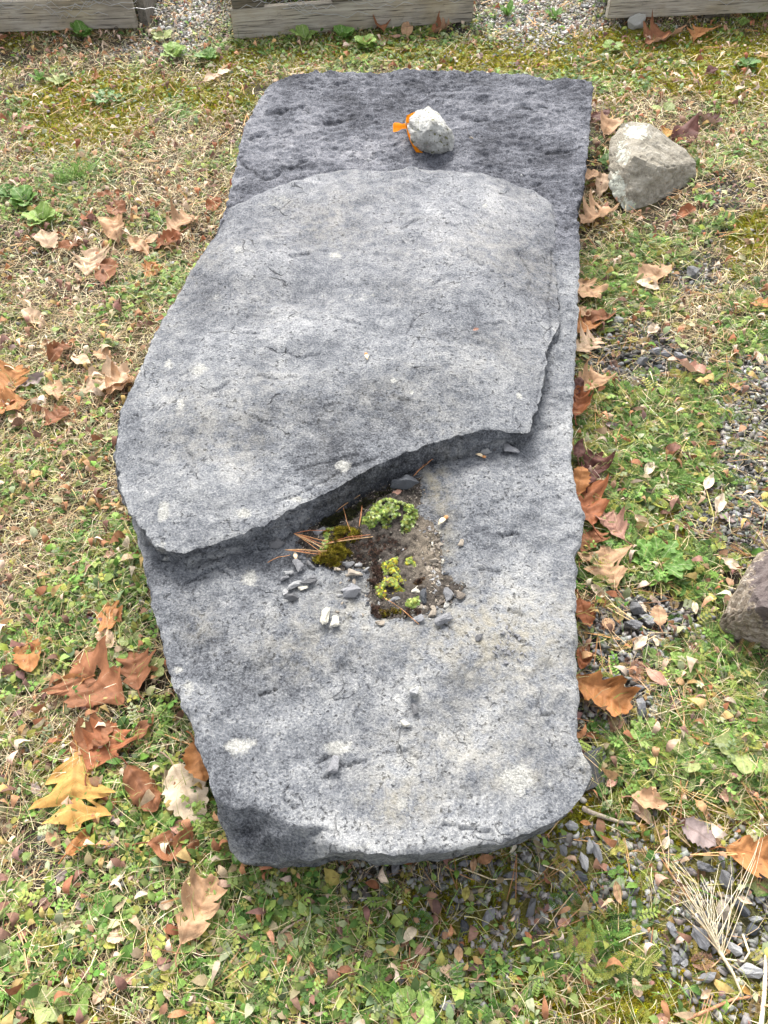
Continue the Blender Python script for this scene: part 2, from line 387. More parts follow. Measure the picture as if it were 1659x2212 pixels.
def lines(px, py, L, wd):
    """1 on the polylines in L, falling to 0 within wd picture units, thinner towards the ends"""
    r = np.zeros(np.shape(px))
    for pl in L:
        xs = np.array([p[0] for p in pl], float); ys = np.array([p[1] for p in pl], float); m = (px > xs.min() - 12) & (px < xs.max() + 12) & (py > ys.min() - 12) & (py < ys.max() + 12)
        if not m.any(): continue
        qx = px[m] + 3.5 * pn(px[m] * .05, py[m] * .05, 3.) + 1.5 * pn(px[m] * .2, py[m] * .2, 5.); qy = py[m] + 3.5 * pn(px[m] * .05, py[m] * .05, 9.) + 1.5 * pn(px[m] * .2, py[m] * .2, 7.); b = np.full(qx.shape, 1e9)
        for i in range(len(pl) - 1):
            dx, dy = xs[i + 1] - xs[i], ys[i + 1] - ys[i]; t = np.clip(((qx - xs[i]) * dx + (qy - ys[i]) * dy) / (dx * dx + dy * dy), 0, 1)
            b = np.minimum(b, np.hypot(qx - xs[i] - t * dx, qy - ys[i] - t * dy))
        r[m] = np.maximum(r[m], np.exp(-(b / wd) ** 2))
    return r
G_B = [[(955,1783),(1010,1792),(1065,1800)],[(690,1645),(715,1632),(745,1655),(790,1642)],[(622,1700),(612,1730),(642,1745),(650,1772)],[(505,335),(540,372),(572,392),(596,386),(614,366),(640,362),(664,348)],[(575,252),(615,244),(655,236)],[(540,300),(575,290)],[(1165,395),(1150,405)],
       [(600,1300),(612,1330)],[(1098,1325),(1128,1332)],[(1100,1372),(1148,1402)],[(1160,1522),(1168,1548),(1184,1550)],[(500,1245),(470,1225),(430,1240),(400,1262)],[(560,1500),(600,1490)],[(1080,1160),(1120,1152)],[(1180,330),(1230,326)],[(930,215),(980,212)],[(700,270),(760,262)],[(1110,240),(1180,236)],[(1000,250),(1060,262)],[(700,1680),(725,1660),(742,1650)],[(860,1620),(905,1640)],[(660,1800),(700,1790),(720,1800)],[(1035,1235),(1080,1240)]]
G_U = [[(1200,500),(1197,560),(1190,620),(1196,680),(1186,740),(1172,790),(1162,850),(1152,900)],[(1122,848),(1112,880),(1126,905)],[(398,950),(420,1000),(410,1022)],[(402,1004),(432,1040)],[(545,905),(592,925)],[(458,858),(480,850),(500,836)],[(660,1060),(705,1038),(745,1012),(812,990)],[(590,1085),(650,1068)],[(868,500),(905,480)],[(718,690),(780,705)],[(640,1018),(700,1000),(765,984)],
       [(390,812),(415,800)],[(630,560),(665,548)],[(500,700),(520,722),(560,726)],[(930,620),(972,600)],[(330,880),(352,870)],[(560,820),(600,828),(640,820)],[(900,690),(880,720)],[(620,770),(650,780),(690,772)],[(1050,700),(1090,690)],[(980,440),(1005,452)],[(1120,520),(1150,560),(1146,600)],[(300,985),(340,1000)],[(850,860),(880,870)],[(700,880),(740,876)],[(540,1010),(520,1050)],[(1010,560),(1040,575)]]
cA = np.array(W(440, 1715, .19)); cB = np.array(W(800, 1850, .19)); cdir = (cB - cA) / np.linalg.norm(cB - cA); cn = np.array([cdir[1], -cdir[0]])
def base_top(x, y, d=None):
    px, py = toP(x, y, .2)
    far = sstep(1.75, 2.1, y)
    z = .20 + .008 * fbm(x * 3.1, y * 3.1, 3.3, 3) + .0035 * fbm(x * 17, y * 17, 6, 3)
    z = z + far * (.006 * fbm(x * 9, y * 16, 8.1, 4, .62) + .0028 * fbm(x * 26, y * 40, 9.1, 3, .7) + .0026 * fbm(x * 55, y * 85, 19.1, 2, .7))
    # thin scabs and flake ledges on the near part
    f1 = fbm(x * 5 + .3, y * 5, 12.0, 4, .6)
    z = z + .0035 * sstep(.0, .05, f1) + .0025 * sstep(-.32, -.28, f1) + .003 * sstep(.28, .31, f1)
    z = z - .010 * blobs(px, py, [(870, 1200, 120, 110, 1.0), (640, 1200, 50, 30, .6)])
    z = z - .0045 * lines(px, py, G_B, 3.0) + .0025 * lines(px, py + 6, G_B, 5.0)
    # worn front edge
    dd = (x - cA[0]) * cn[0] + (y - cA[1]) * cn[1]
    u = (x - cA[0]) * cdir[0] + (y - cA[1]) * cdir[1]; Lc = np.linalg.norm(cB - cA)
    k = np.clip((dd + .012 * fbm(x * 14, y * 14, 2.2, 3) + .004 * fbm(x * 50, y * 50, 2.2, 2)) / .055, 0, 1) * sstep(Lc * 1.04, Lc * .62, u)
    z = z - .088 * k + k * .006 * fbm(x * 22, y * 22, 1.2, 3)
    if d is not None:
        r = .0075 + .0065 * np.clip(fbm(x * 9, y * 9, 30.0, 2), -1, 1)
        t = np.clip(1 - d / r, 0, 1); z = z - r * .8 * (1 - np.sqrt(1 - t * t * .98))
    return z
uc = UPL.mean(0)
rightline = np.array([W(x, y, z) for x, y, z in [(1160,392,.24),(1200,480,.215),(1205,640,.213),(1208,700,.215),(1178,770,.222),(1158,890,.235),(1146,930,.25)]])
def dist_right(x, y):
    b = np.full(np.shape(x), 1e9)
    for i in range(len(rightline) - 1):
        a, c = rightline[i], rightline[i + 1]; dx, dy = c - a; t = np.clip(((x - a[0]) * dx + (y - a[1]) * dy) / (dx * dx + dy * dy), 0, 1)
        b = np.minimum(b, np.hypot(x - a[0] - t * dx, y - a[1] - t * dy))
    return b
def up_top(x, y, d=None):
    px, py = toP(x, y, .27)
    edge = .012 + .03 * sstep(1.75, 1.30, y)
    dr = dist_right(x, y); T = edge + (.074 - edge) * sstep(0, .26, dr) ** .8 
    T = T - .018 * blobs(px, py, [(400, 1190, 240, 90, 1.0)])
    z = .20 + T + .010 * fbm(x * 2.6, y * 2.6, 20.0, 3) + .0022 * fbm(x * 20, y * 20, 21, 3)
    f1 = fbm(x * 5, y * 6, 42.0, 3, .55); z = z + .0016 * sstep(.18, .2, f1) - .002 * sstep(-.30, -.34, f1)
    z = z + .026 * blobs(px, py, [(520, 560, 90, 60, 1), (700, 420, 160, 40, .5), (470, 830, 110, 70, .6), (640, 740, 120, 40, .6), (900, 800, 180, 50, .45)])
    z = z - .028 * blobs(px, py, [(640, 630, 90, 35, 1), (600, 460, 60, 30, .5), (560, 690, 80, 30, .5), (780, 920, 160, 40, .3)])
    z = z - .0030 * lines(px, py, G_U, 2.4) + .0016 * lines(px, py + 5, G_U, 4.0)
    # the long slope down to the left rim
    if d is not None:
        lft = sstep(.0, .22, (px - (250 + np.clip(1000 - py, 0, 700) * .38)) / 900.0)
        z = z - .018 * (1 - lft) ** 1.5
        r = .014 + .010 * np.clip(fbm(x * 8, y * 8, 33.0, 2), -.8, 1)
        front = sstep(.02, .0, y - (1.55 + .0 * x)) * 0 + 1
        farr = sstep(1.7, 2.0, y); r = r * (1 + 1.6 * farr); 
        lip = sstep(1080, 1180, px) * (1 - farr) ; frn = sstep(1.75, 1.6, y); r = r * (1 - .6 * lip) * (1 - .80 * frn)
        t = np.clip(1 - d / r, 0, 1); z = z - np.minimum(r, T) * .8 * (1 - np.sqrt(1 - t * t * .98))
    return z
def base_skirt(x, y, z, f):
    layer = np.floor(z / .022 + .6 * fbm(x * 4, y * 4, 3, 2))
    return -.034 * f ** 1.3 + .010 * pn(x * 11, y * 11, layer * 1.7) * min(1, f * 3) + .003 * pn(x * 50, y * 50, z * 60)
def up_skirt(x, y, z, f):
    layer = np.floor(z / .013 + .7 * fbm(x * 5, y * 5, 3, 2))
    px, py = toP(x, y, z); front = sstep(1.72, 1.5, y) 
    over = blobs(px, py, [(400, 1190, 110, 60, 1.0), (290, 1120, 40, 80, 1.0)])
    return (.015 * f * front * (1 - 1.8 * over) * sstep(.01, .07, dist_right(x, y))) + .012 * pn(x * 16, y * 16, layer * 1.7) * min(1, f * 3) + .005 * pn(x * 55, y * 55, z * 70)

nz = lambda x, y, s, q, o=3: fbm(x * s, y * s, q, o)
LICH_B = [(520,1614,34,22,1.1),(730,1614,32,18,1.1),(1118,1685,38,34,1.15),(540,1250,30,26,.75),(780,1830,40,14,.6),(870,1740,30,20,.6),(1062,1700,20,14,.4),(408,1492,20,18,.8),(385,1450,12,12,.8),
          (745,1240,40,22,.5),(895,1497,17,14,1.1),(600,1590,10,26,.4),(960,1590,60,30,.35),(1010,1320,60,26,.4),(1195,1690,26,22,.4),(1260,1650,18,18,.7),(780,1720,30,40,.4)]
LICH_U = [(352,1100,15,22,1.2),(432,806,22,22,.8),(360,775,16,12,.7),(390,875,12,14,.9),(725,549,14,8,1.1),(740,1008,18,15,1.1),(525,1105,20,12,1),(1047,444,8,5,1),(850,832,7,5,1.2),(890,853,6,5,1.2),(1124,840,7,9,1.2),(640,1078,18,8,.9),
          (600,440,60,20,.5),(520,560,40,20,.45),(470,640,30,14,.4),(760,640,90,18,.4),(620,690,60,20,.35),(415,905,26,12,.6),(830,700,50,12,.35),(345,1165,12,10,.8)]
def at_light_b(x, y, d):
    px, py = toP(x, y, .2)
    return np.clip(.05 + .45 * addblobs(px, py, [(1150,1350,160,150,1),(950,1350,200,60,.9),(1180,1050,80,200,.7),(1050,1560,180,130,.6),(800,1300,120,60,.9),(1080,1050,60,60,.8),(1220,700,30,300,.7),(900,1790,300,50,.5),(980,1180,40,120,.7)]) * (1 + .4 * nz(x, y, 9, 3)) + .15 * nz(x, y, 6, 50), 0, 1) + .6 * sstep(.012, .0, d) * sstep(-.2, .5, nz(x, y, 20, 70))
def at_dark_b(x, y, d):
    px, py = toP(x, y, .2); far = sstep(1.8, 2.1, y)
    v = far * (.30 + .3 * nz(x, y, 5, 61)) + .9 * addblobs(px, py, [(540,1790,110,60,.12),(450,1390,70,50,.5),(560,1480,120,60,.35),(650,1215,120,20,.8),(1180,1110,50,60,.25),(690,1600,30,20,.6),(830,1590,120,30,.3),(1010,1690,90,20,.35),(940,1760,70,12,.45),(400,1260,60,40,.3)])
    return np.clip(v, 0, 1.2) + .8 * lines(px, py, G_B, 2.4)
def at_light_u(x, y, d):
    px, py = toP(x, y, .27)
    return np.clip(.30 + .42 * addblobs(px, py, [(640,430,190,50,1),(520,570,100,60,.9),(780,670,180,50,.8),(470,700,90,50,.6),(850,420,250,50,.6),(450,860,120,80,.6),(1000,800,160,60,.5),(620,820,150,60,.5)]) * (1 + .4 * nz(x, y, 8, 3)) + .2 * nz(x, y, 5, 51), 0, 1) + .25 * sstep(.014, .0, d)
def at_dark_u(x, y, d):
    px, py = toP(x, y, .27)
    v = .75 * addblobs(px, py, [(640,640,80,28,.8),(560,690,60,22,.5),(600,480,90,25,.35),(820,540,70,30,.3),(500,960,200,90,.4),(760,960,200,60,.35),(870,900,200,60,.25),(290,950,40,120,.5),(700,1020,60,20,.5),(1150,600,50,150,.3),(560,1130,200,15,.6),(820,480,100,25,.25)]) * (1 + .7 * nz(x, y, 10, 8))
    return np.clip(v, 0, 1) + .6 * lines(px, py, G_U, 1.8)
root = empty('stone_slab', (0.05, 1.6, 0))
tag(root, 'long blue-grey stone slab in two layers lying across the grass', 'stone slab', kind='thing')
def at_side(f, zz): return f
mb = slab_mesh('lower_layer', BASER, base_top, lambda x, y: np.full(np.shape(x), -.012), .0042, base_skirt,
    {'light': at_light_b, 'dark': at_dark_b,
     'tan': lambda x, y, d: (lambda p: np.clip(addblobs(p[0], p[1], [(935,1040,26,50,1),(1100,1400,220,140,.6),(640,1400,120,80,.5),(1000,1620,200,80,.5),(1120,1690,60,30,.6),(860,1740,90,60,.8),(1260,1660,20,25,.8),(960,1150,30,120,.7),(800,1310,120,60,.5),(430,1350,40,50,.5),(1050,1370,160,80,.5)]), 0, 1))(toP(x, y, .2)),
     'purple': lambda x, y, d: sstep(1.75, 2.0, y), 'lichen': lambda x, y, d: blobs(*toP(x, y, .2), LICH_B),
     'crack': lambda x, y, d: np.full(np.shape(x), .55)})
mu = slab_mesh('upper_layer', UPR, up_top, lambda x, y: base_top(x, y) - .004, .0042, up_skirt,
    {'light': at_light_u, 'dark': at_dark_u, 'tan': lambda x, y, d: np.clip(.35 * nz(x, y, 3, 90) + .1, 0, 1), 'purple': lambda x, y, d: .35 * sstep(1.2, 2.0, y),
     'lichen': lambda x, y, d: blobs(*toP(x, y, .27), LICH_U), 'crack': lambda x, y, d: np.ones(np.shape(x))}, 10, .55)  # sides darkened: dark broken stone, plus some shade put into the colour
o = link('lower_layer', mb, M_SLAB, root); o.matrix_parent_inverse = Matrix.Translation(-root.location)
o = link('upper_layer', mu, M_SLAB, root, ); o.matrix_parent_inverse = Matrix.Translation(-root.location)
o['label'] = 'thick bulging upper layer broken off along a dark jagged front edge'

# ------------------------------------------------------------------ rocks from corner points
def hull_rock(name, pts, cuts, amp, freq, mat, strata=0, loc=None, attrs=None, seed=0., smooth=False, sm=1):
    bm = bmesh.new()
    for p in pts: bm.verts.new(p)
    r = bmesh.ops.convex_hull(bm, input=bm.verts[:])
    bmesh.ops.delete(bm, geom=list({g for g in r['geom_interior'] + r['geom_unused'] if isinstance(g, bmesh.types.BMVert)}), context='VERTS')
    bmesh.ops.subdivide_edges(bm, edges=bm.edges[:], cuts=cuts, use_grid_fill=True)
    bmesh.ops.triangulate(bm, faces=bm.faces[:])
    for _ in range(sm): bmesh.ops.smooth_vert(bm, verts=bm.verts[:], factor=.3, use_axis_x=True, use_axis_y=True, use_axis_z=True)
    bm.normal_update()
    co = np.array([v.co[:] for v in bm.verts]); no = np.array([v.normal[:] for v in bm.verts])
    d = amp * fbm(co[:, 0] * freq + seed, co[:, 1] * freq, co[:, 2] * freq, 4, .55)
    if strata:
        q = co @ np.array(strata[:3]); q = q / strata[3] + .6 * fbm(co[:, 0] * 8, co[:, 1] * 8, co[:, 2] * 8 + seed, 3)
        d = d + strata[4] * (sstep(.0, .35, q - np.floor(q)) - .5) * np.clip(.6 + fbm(co[:, 0] * 6, co[:, 1] * 6, co[:, 2] * 6, 2), 0, 1)
    co2 = co + no * d[:, None]
    for v, c in zip(bm.verts, co2): v.co = c
    for f in bm.faces: f.smooth = smooth
    me = bpy.data.meshes.new(name); 
    org = Vector(loc) if loc is not None else Vector((0, 0, 0))
    for v in bm.verts: v.co -= org
    bm.to_mesh(me); bm.free()
    for k, f in (attrs or {}).items():
        at = me.attributes.new(k, 'FLOAT', 'POINT'); at.data.foreach_set('value', np.ascontiguousarray(f(co2), dtype=np.float32))
    return link(name, me, mat, None, org)

bp = [P3(q[0], q[1], q[2] * .72) for q in [(1342,268,.19),(1365,262,.20),(1402,268,.20),(1428,290,.18),(1480,326,.13),(1503,352,.09),(1500,378,.05),(1470,420,-.03),(1415,455,-.03),(1380,470,-.03),(1352,458,.02),(1326,425,.06),(1315,398,.09),(1321,350,.13),(1317,305,.16),(1330,400,-.03),
                                (1335,330,-.03),(1480,330,-.03),(1370,340,.20),(1420,360,.16)]]
boulder = hull_rock('boulder', bp, 14, .0055, 16, M_BOUL, strata=(.45, .75, .35, .030, .006), loc=P3(1405, 400, 0),
    attrs={'lichen': lambda c: (lambda p: blobs(p[0], p[1], [(1335,410,26,50,.75),(1345,330,22,40,.62),(1375,285,36,22,.75),(1350,445,30,20,.85),(1328,390,10,30,.7)]))(toP(c[:, 0], c[:, 1], c[:, 2]))})
tag(boulder, 'tan wedge-shaped boulder with pale lichen down its left side', 'boulder')
dp = [P3(*q) for q in [(1640,1196,.10),(1700,1170,.12),(1760,1250,.14),(1608,1248,.12),(1562,1325,.06),(1546,1372,.0),(1549,1378,-.04),(1620,1408,-.03),(1680,1440,-.03),(1780,1440,-.03),(1650,1310,.16),(1720,1330,.15),(1640,1215,-.03),(1780,1300,.0)]]
dark = hull_rock('brown_boulder', dp, 14, .005, 16, M_DARKB, strata=(.5, -.6, .6, .022, .006), loc=P3(1640, 1360, 0), seed=5.0, attrs={'lichen': lambda c: (lambda p: blobs(p[0], p[1], [(1690,1270,75,90,1.3)]))(toP(c[:, 0], c[:, 1], c[:, 2]))})
tag(dark, 'brown and purple streaked rock cut by the right side of the view', 'rock')
sp = [P3(*q) for q in [(1235,1655,.0),(1262,1628,.012),(1300,1612,.02),(1313,1640,.016),(1305,1692,.008),(1270,1706,.0),(1250,1690,-.02),(1300,1615,-.01),(1310,1690,-.02)]]
sl = hull_rock('slate_piece', sp, 5, .003, 30, M_CHIP, loc=P3(1285, 1660, 0), sm=0); sl.color = (.085, .088, .09, 1)
tag(sl, 'flat dark slate piece half tucked under the slab at its lower right corner', 'stone')

def rest_z(px, py, up=False):
    """where something at px,py rests when it lies on the slab"""
    z = .2
    for _ in range(3):
        x, y = W(px, py, z); z = float((up_top if up else base_top)(np.array([x]), np.array([y]), None if up is None else None)[0])
    return float(x), float(y), z
# the pale rock with a strip of tape tied round it
x0, y0, z0 = rest_z(930, 318)
RK = [(925,232,.10),(940,240,.105),(960,262,.09),(975,283,.07),(981,300,.045),(979,318,.02),(976,332,.0),(955,336,.0),(935,336,.0),(915,331,.0),(903,322,.015),(892,308,.035),(882,288,.05),(877,266,.06),(882,254,.07),(900,243,.09),
      (925,280,.105),(905,262,.095),(950,290,.085),(935,262,.12),(900,300,.0),(955,270,.0),(890,275,.0),(960,300,.0)]
rp = [P3(x, y, z0 + z - .004) for x, y, z in RK]
rock = hull_rock('pale_rock', rp, 9, .006, 26, M_PALE, strata=(.8, .3, .3, .045, .007), loc=(x0, y0, z0), seed=2.0)
tag(rock, 'pale grey rock tied with orange tape on the far end of the slab', 'rock')
def ribbon(name, pts, width, mat, parent, side):
    """a flat strip of tape: side is the direction of its width"""
    bm = bmesh.new(); rows = []; side = side.normalized()
    for i, (p, ww) in enumerate(zip(pts, width)):
        sd_ = (side + Vector((0, .25 * math.sin(i * 2.1), .2 * math.cos(i * 1.7)))).normalized(); rows.append([bm.verts.new(p + sd_ * ww * k_) for k_ in (-.5, 0, .5)])
        rows[-1][1].co.z += .002 * math.sin(i * 2)
    for a_, b_ in zip(rows[:-1], rows[1:]):
        for q in (0, 1): bm.faces.new([a_[q], b_[q], b_[q + 1], a_[q + 1]])
    for f in bm.faces: f.smooth = True
    bmesh.ops.solidify(bm, geom=bm.faces[:], thickness=.0006)
    me = bpy.data.meshes.new(name); bm.to_mesh(me); bm.free(); o = link(name, me, mat, parent)
    o.matrix_parent_inverse = Matrix.Translation(-parent.location)
    return o
zt = z0
ribbon('tape_tail', [P3(884,275,zt+.05), P3(876,272,zt+.052), P3(868,273,zt+.054), P3(860,274,zt+.05), P3(852,275,zt+.042), P3(849,276,zt+.040)], [.010,.018,.016,.026,.030,.024], M_RIB, rock, Vector((0, .7, .7)))
ribbon('tape_band', [P3(888,245,zt+.085), P3(884,252,zt+.078), P3(880,262,zt+.066), P3(881,276,zt+.056), P3(883,290,zt+.047), P3(889,305,zt+.034), P3(896,318,zt+.020), P3(903,327,zt+.008), P3(914,330,zt+.004)], [.030,.022,.010,.010,.009,.010,.011,.014,.006], M_RIB, rock, Vector((1, .25, .1)))

# ------------------------------------------------------------------ little stones
def where(px, py):
    ex = np.interp(py, [160, 440, 1100, 1200, 1600, 1700, 1800], [1280, 1250, 1255, 1245, 1250, 1270, 1150]); ey = np.interp(py, [150, 440, 600, 820, 1000, 1200, 1500, 1800], [600, 490, 420, 290, 250, 300, 380, 480])
    if py < 110: return 'in front of the left pallet' if px < 420 else 'against the middle pallet' if px < 1050 else 'in front of the right pallet'
    if py < 210: return 'in the weeds left of the slab\'s far end' if px < 640 else 'in the moss right of the slab\'s far end' if px > 1280 else 'in the weeds behind the slab'
    if px > 1270 and 230 < py < 500 and not px < ex + 20: return 'near the tan boulder'
    if py > 1850: return 'in the gravel at lower right' if px > 1150 else 'in the dark moss below the slab' if px > 700 else 'in the green weeds at lower left'
    if px > 800:
        if px < ex + 62: return 'tucked against the slab\'s right edge'
        if py < 1080: return 'in the weeds right of the slab\'s middle'
        if py < 1420: return 'between the slab and the brown rock'
        return 'in the weeds right of the slab\'s near end'
    if px > ey - 60: return 'close to the slab\'s left edge'
    if py < 640: return 'in the leaf drift left of the slab'
    if py < 1000: return 'in the dry grass left of the slab'
    if py < 1500: return 'in the grass left of the slab\'s break'
    return 'in the clover left of the slab'
def chip_mesh(seed, flat=.5, n=11):
    r = np.random.default_rng(seed); p = r.normal(size=(n, 3)); p /= np.linalg.norm(p, axis=1)[:, None]
    p *= (r.uniform(.75, 1.0, (n, 1))); p = p * np.array([.5, .5 * r.uniform(.6, .95), .5 * flat])
    bm = bmesh.new(); [bm.verts.new(q) for q in p]; rr = bmesh.ops.convex_hull(bm, input=bm.verts[:])
    bmesh.ops.delete(bm, geom=list({g for g in rr['geom_interior'] + rr['geom_unused'] if isinstance(g, bmesh.types.BMVert)}), context='VERTS')
    bmesh.ops.triangulate(bm, faces=bm.faces[:]); bm.normal_update()
    return bm
def fine_chip(seed, flat):
    bm = chip_mesh(seed, flat, 14)
    bmesh.ops.bevel(bm, geom=bm.edges[:], offset=.010, segments=1, affect='EDGES')
    bmesh.ops.subdivide_edges(bm, edges=bm.edges[:], cuts=2, use_grid_fill=True); bmesh.ops.triangulate(bm, faces=bm.faces[:]); bm.normal_update()
    co = np.array([v.co[:] for v in bm.verts]); no = np.array([v.normal[:] for v in bm.verts])
    co = co + no * (.055 * fbm(co[:, 0] * 3.2 + seed, co[:, 1] * 3.2, co[:, 2] * 3.2, 4, .6))[:, None]
    for v, c in zip(bm.verts, co): v.co = c
    me = bpy.data.meshes.new('stone_chip'); bm.to_mesh(me); bm.free(); me.materials.append(M_CHIP); return me
CH_FLAT = [fine_chip(100 + i, .32) for i in range(8)]; CH_ROUND = [fine_chip(200 + i, .62) for i in range(8)]
GREYS = {'g': (.25, .25, .26), 'd': (.085, .09, .10), 'c': (.62, .59, .50), 'w': (.48, .47, .43), 't': (.36, .31, .25), 'l': (.38, .38, .38), 'm': (.16, .16, .165), 'b': (.20, .17, .14)}
CNAME = {'g': 'grey', 'd': 'dark', 'c': 'cream', 'w': 'whitish', 't': 'tan', 'l': 'light grey', 'm': 'slate-grey', 'b': 'brownish'}
def stone(name, px, py, sz, col, asp=1.0, ang=None, on=None, flat=True, sink=.25, label=None, cat='stone', group=None):
    """a stone sz picture units across at px, py"""
    if on is not None: x, y, z = rest_z(px, py, on)
    else:
        x, y = W(px, py, 0); x, y = float(x), float(y); z = float(ground_z(x, y))
    s = sz * m_per_px(px, py, z); me = random.choice(CH_FLAT if flat else CH_ROUND)
    o = link(name, me, None, None, (x, y, z + s * (.16 if flat else .31) * (1 - sink)))
    o.scale = (s, s * asp, s * random.uniform(.8, 1.1)); rz = random.uniform(0, 6.28) if ang is None else math.radians(ang)
    o.rotation_euler = (random.uniform(-.15, .15), random.uniform(-.15, .15), rz)
    k = random.uniform(.85, 1.15); c = GREYS[col]; o.color = (c[0] * k, c[1] * k, c[2] * k, 1)
    if on is None: STONES.append((x, y, s * .42))
    tag(o, label, cat, group); return o
STONES = []
def q6(x, y): return 584 + x * .32, 916 + y * .32
SLABC = 'loose stone chips on the slab'
for x, y, s, c, asp, ang, lab in [
 (55,820,125,'m',.65,10,'dark broken block wedged under the lip of the upper layer, left of the moss'),
 (190,965,95,'g',.7,110,'upright grey chip at the top of the chip cluster below the pine needles'),
 (272,965,80,'m',.6,120,'narrow dark chip right beside the upright grey chip'),
 (122,1012,62,'l',.6,0,'light grey flat chip at the upper left of the cluster left of the moss'),
 (95,1046,58,'g',.7,20,'small grey chip at the far left of the cluster left of the moss'),
 (165,1096,95,'l',.65,20,'pale grey wedge chip in the lower middle of the cluster left of the moss'),
 (252,1080,110,'m',.35,5,'long flat grey chip lying over the cream chip'),
 (222,1115,60,'c',.6,5,'cream chip poking out below the long flat grey chip'),
 (295,1045,62,'g',.7,15,'grey chip at the right end of the cluster left of the moss'),
 (100,1142,45,'l',1,70,'small light chip just above the lowest dark chip of the left cluster'),
 (155,1182,115,'m',.55,0,'lowest dark flat chip of the cluster left of the moss'),
 (370,1310,125,'c',.65,75,'larger of two cream chips on the bare stone below the moss'),
 (437,1342,78,'c',.9,70,'smaller of two cream chips on the bare stone below the moss'),
 (562,1140,150,'g',.75,25,'broad flat grey flake just left of the lower moss'),
 (557,1022,108,'t',.6,-5,'tan flat chip below the yellow-green moss'),
 (515,962,95,'m',.8,30,'dark chip touching the lower edge of the yellow-green moss'),
 (592,962,60,'l',1.1,80,'light upright chip between the two moss patches'),
 (445,985,50,'t',.9,0,'small tan chip at the tip of the yellow-green moss'),
 (643,990,52,'l',.4,30,'thin light sliver standing between the two moss patches'),
 (832,1198,80,'g',.7,20,'grey chip in the soil under the lower moss'),
 (1030,1180,110,'d',.6,80,'shiny dark chip right of the lowest moss tuft'),
 (985,1135,90,'c',.8,60,'hooked cream chip above the lowest moss tuft'),
 (1197,1165,95,'m',.8,80,'square slate-grey chip at the right edge of the soil patch'),
 (1187,1227,55,'w',.7,70,'small white chip under the square slate-grey chip'),
 (1162,1332,120,'g',.75,15,'grey lump at the lower right end of the soil patch'),
 (1092,1290,90,'t',.6,70,'tan chip between the lowest moss tuft and the grey lump'),
 (1002,1322,80,'g',.7,30,'grey chip under the lower brown moss'),
 (745,1350,68,'t',.6,0,'flat tan chip at the bottom left of the soil patch'),
 (1112,930,78,'t',.45,5,'flat tan chip right of the tan grit'),
 (1085,1062,55,'l',.8,60,'light chip in the grit above the square chip'),
 (1118,1132,52,'l',1,0,'round light chip left of the square slate-grey chip'),
 (922,425,215,'d',.5,5,'large black slate piece lying under the lip of the upper layer'),
 (335,735,78,'g',.7,20,'grey chip at the upper left of the yellow-green moss'),
 (655,530,60,'m',.6,40,'dark chip above the upper green moss'),
 (768,580,95,'l',.42,65,'thin pale chip lying on the upper green moss'),
 (1372,150,120,'m',.55,15,'grey rock wedged under the lip near the right end of the break'),
 (1607,188,110,'g',.8,-10,'loose grey lump on the slab near the right end of the break'),
 (1460,197,90,'l',.4,0,'flat light chip between the wedged rock and the loose grey lump'),
 (1270,1160,80,'b',1,0,'brown mossy lump at the right tip of the soil patch')]:
    p = q6(x, y); stone('stone_chip', p[0], p[1], s * .46, c, asp, ang, False, label=lab, cat='stone chip', group=SLABC, sink=-.1)
for x, y, s, c, fl, lab in [(895,1498,38,'l',False,'speckled round lump of lichened stone above the cream pebble'),(896,1533,34,'m',True,'dark flat flake between the speckled lump and the cream pebble'),(875,1567,27,'c',False,'round cream pebble on the near part of the slab'),
 (722,1655,48,'g',True,'triangular flake with dark edge on the near left of the slab'),(1035,1378,26,'m',True,'dark chip left of the patch of scabs near the right edge'),(870,520,12,'l',False,'tiny pale pebble high on the upper layer'),(938,646,10,'l',False,'tiny pale pebble in the middle of the upper layer'),
 (795,348,11,'l',False,'tiny pale pebble right behind the upper layer'),(1126,383,10,'l',False,'tiny light pebble near the far right of the upper layer'),(1018,300,12,'t',True,'small pink chip beside the pale rock')]:
    stone('stone_chip', x, y, s, c, .8, None, y < 1100 and y > 355, fl, label=lab, cat='stone chip', group=SLABC, sink=-.1)
for i in range(26):
    x, y = random.gauss(1098, 20), random.gauss(1402, 17); stone('stone_chip', x, y, random.uniform(8, 19), random.choice('ggg'), .75, None, False, True, label='small grey scab of stone near the slab\'s right edge', cat='stone chip', group='scabs of stone near the right edge of the slab')
for i in range(170):
    t = random.random(); x, y = q6(random.gauss(975 + 60 * t, 95), 700 + 540 * t + random.gauss(0, 35))
    cc1 = random.choice('tttlgcbt'); stone('stone_chip', x, y, random.uniform(7, 25), cc1, .8, None, False, True, label='small ' + CNAME[cc1] + ' chip in the grit right of the moss on the slab', cat='stone chip', group='tan grit chips beside the moss')
for i in range(110):
    x, y = q6(random.uniform(450, 1250), random.uniform(900, 1340)); cc1 = random.choice('gmdlt'); stone('stone_chip', x, y, random.uniform(7, 18), cc1, .8, None, False, True, label='small ' + CNAME[cc1] + ' grit chip in the soil on the slab', cat='stone chip', group='grit chips in the soil on the slab')

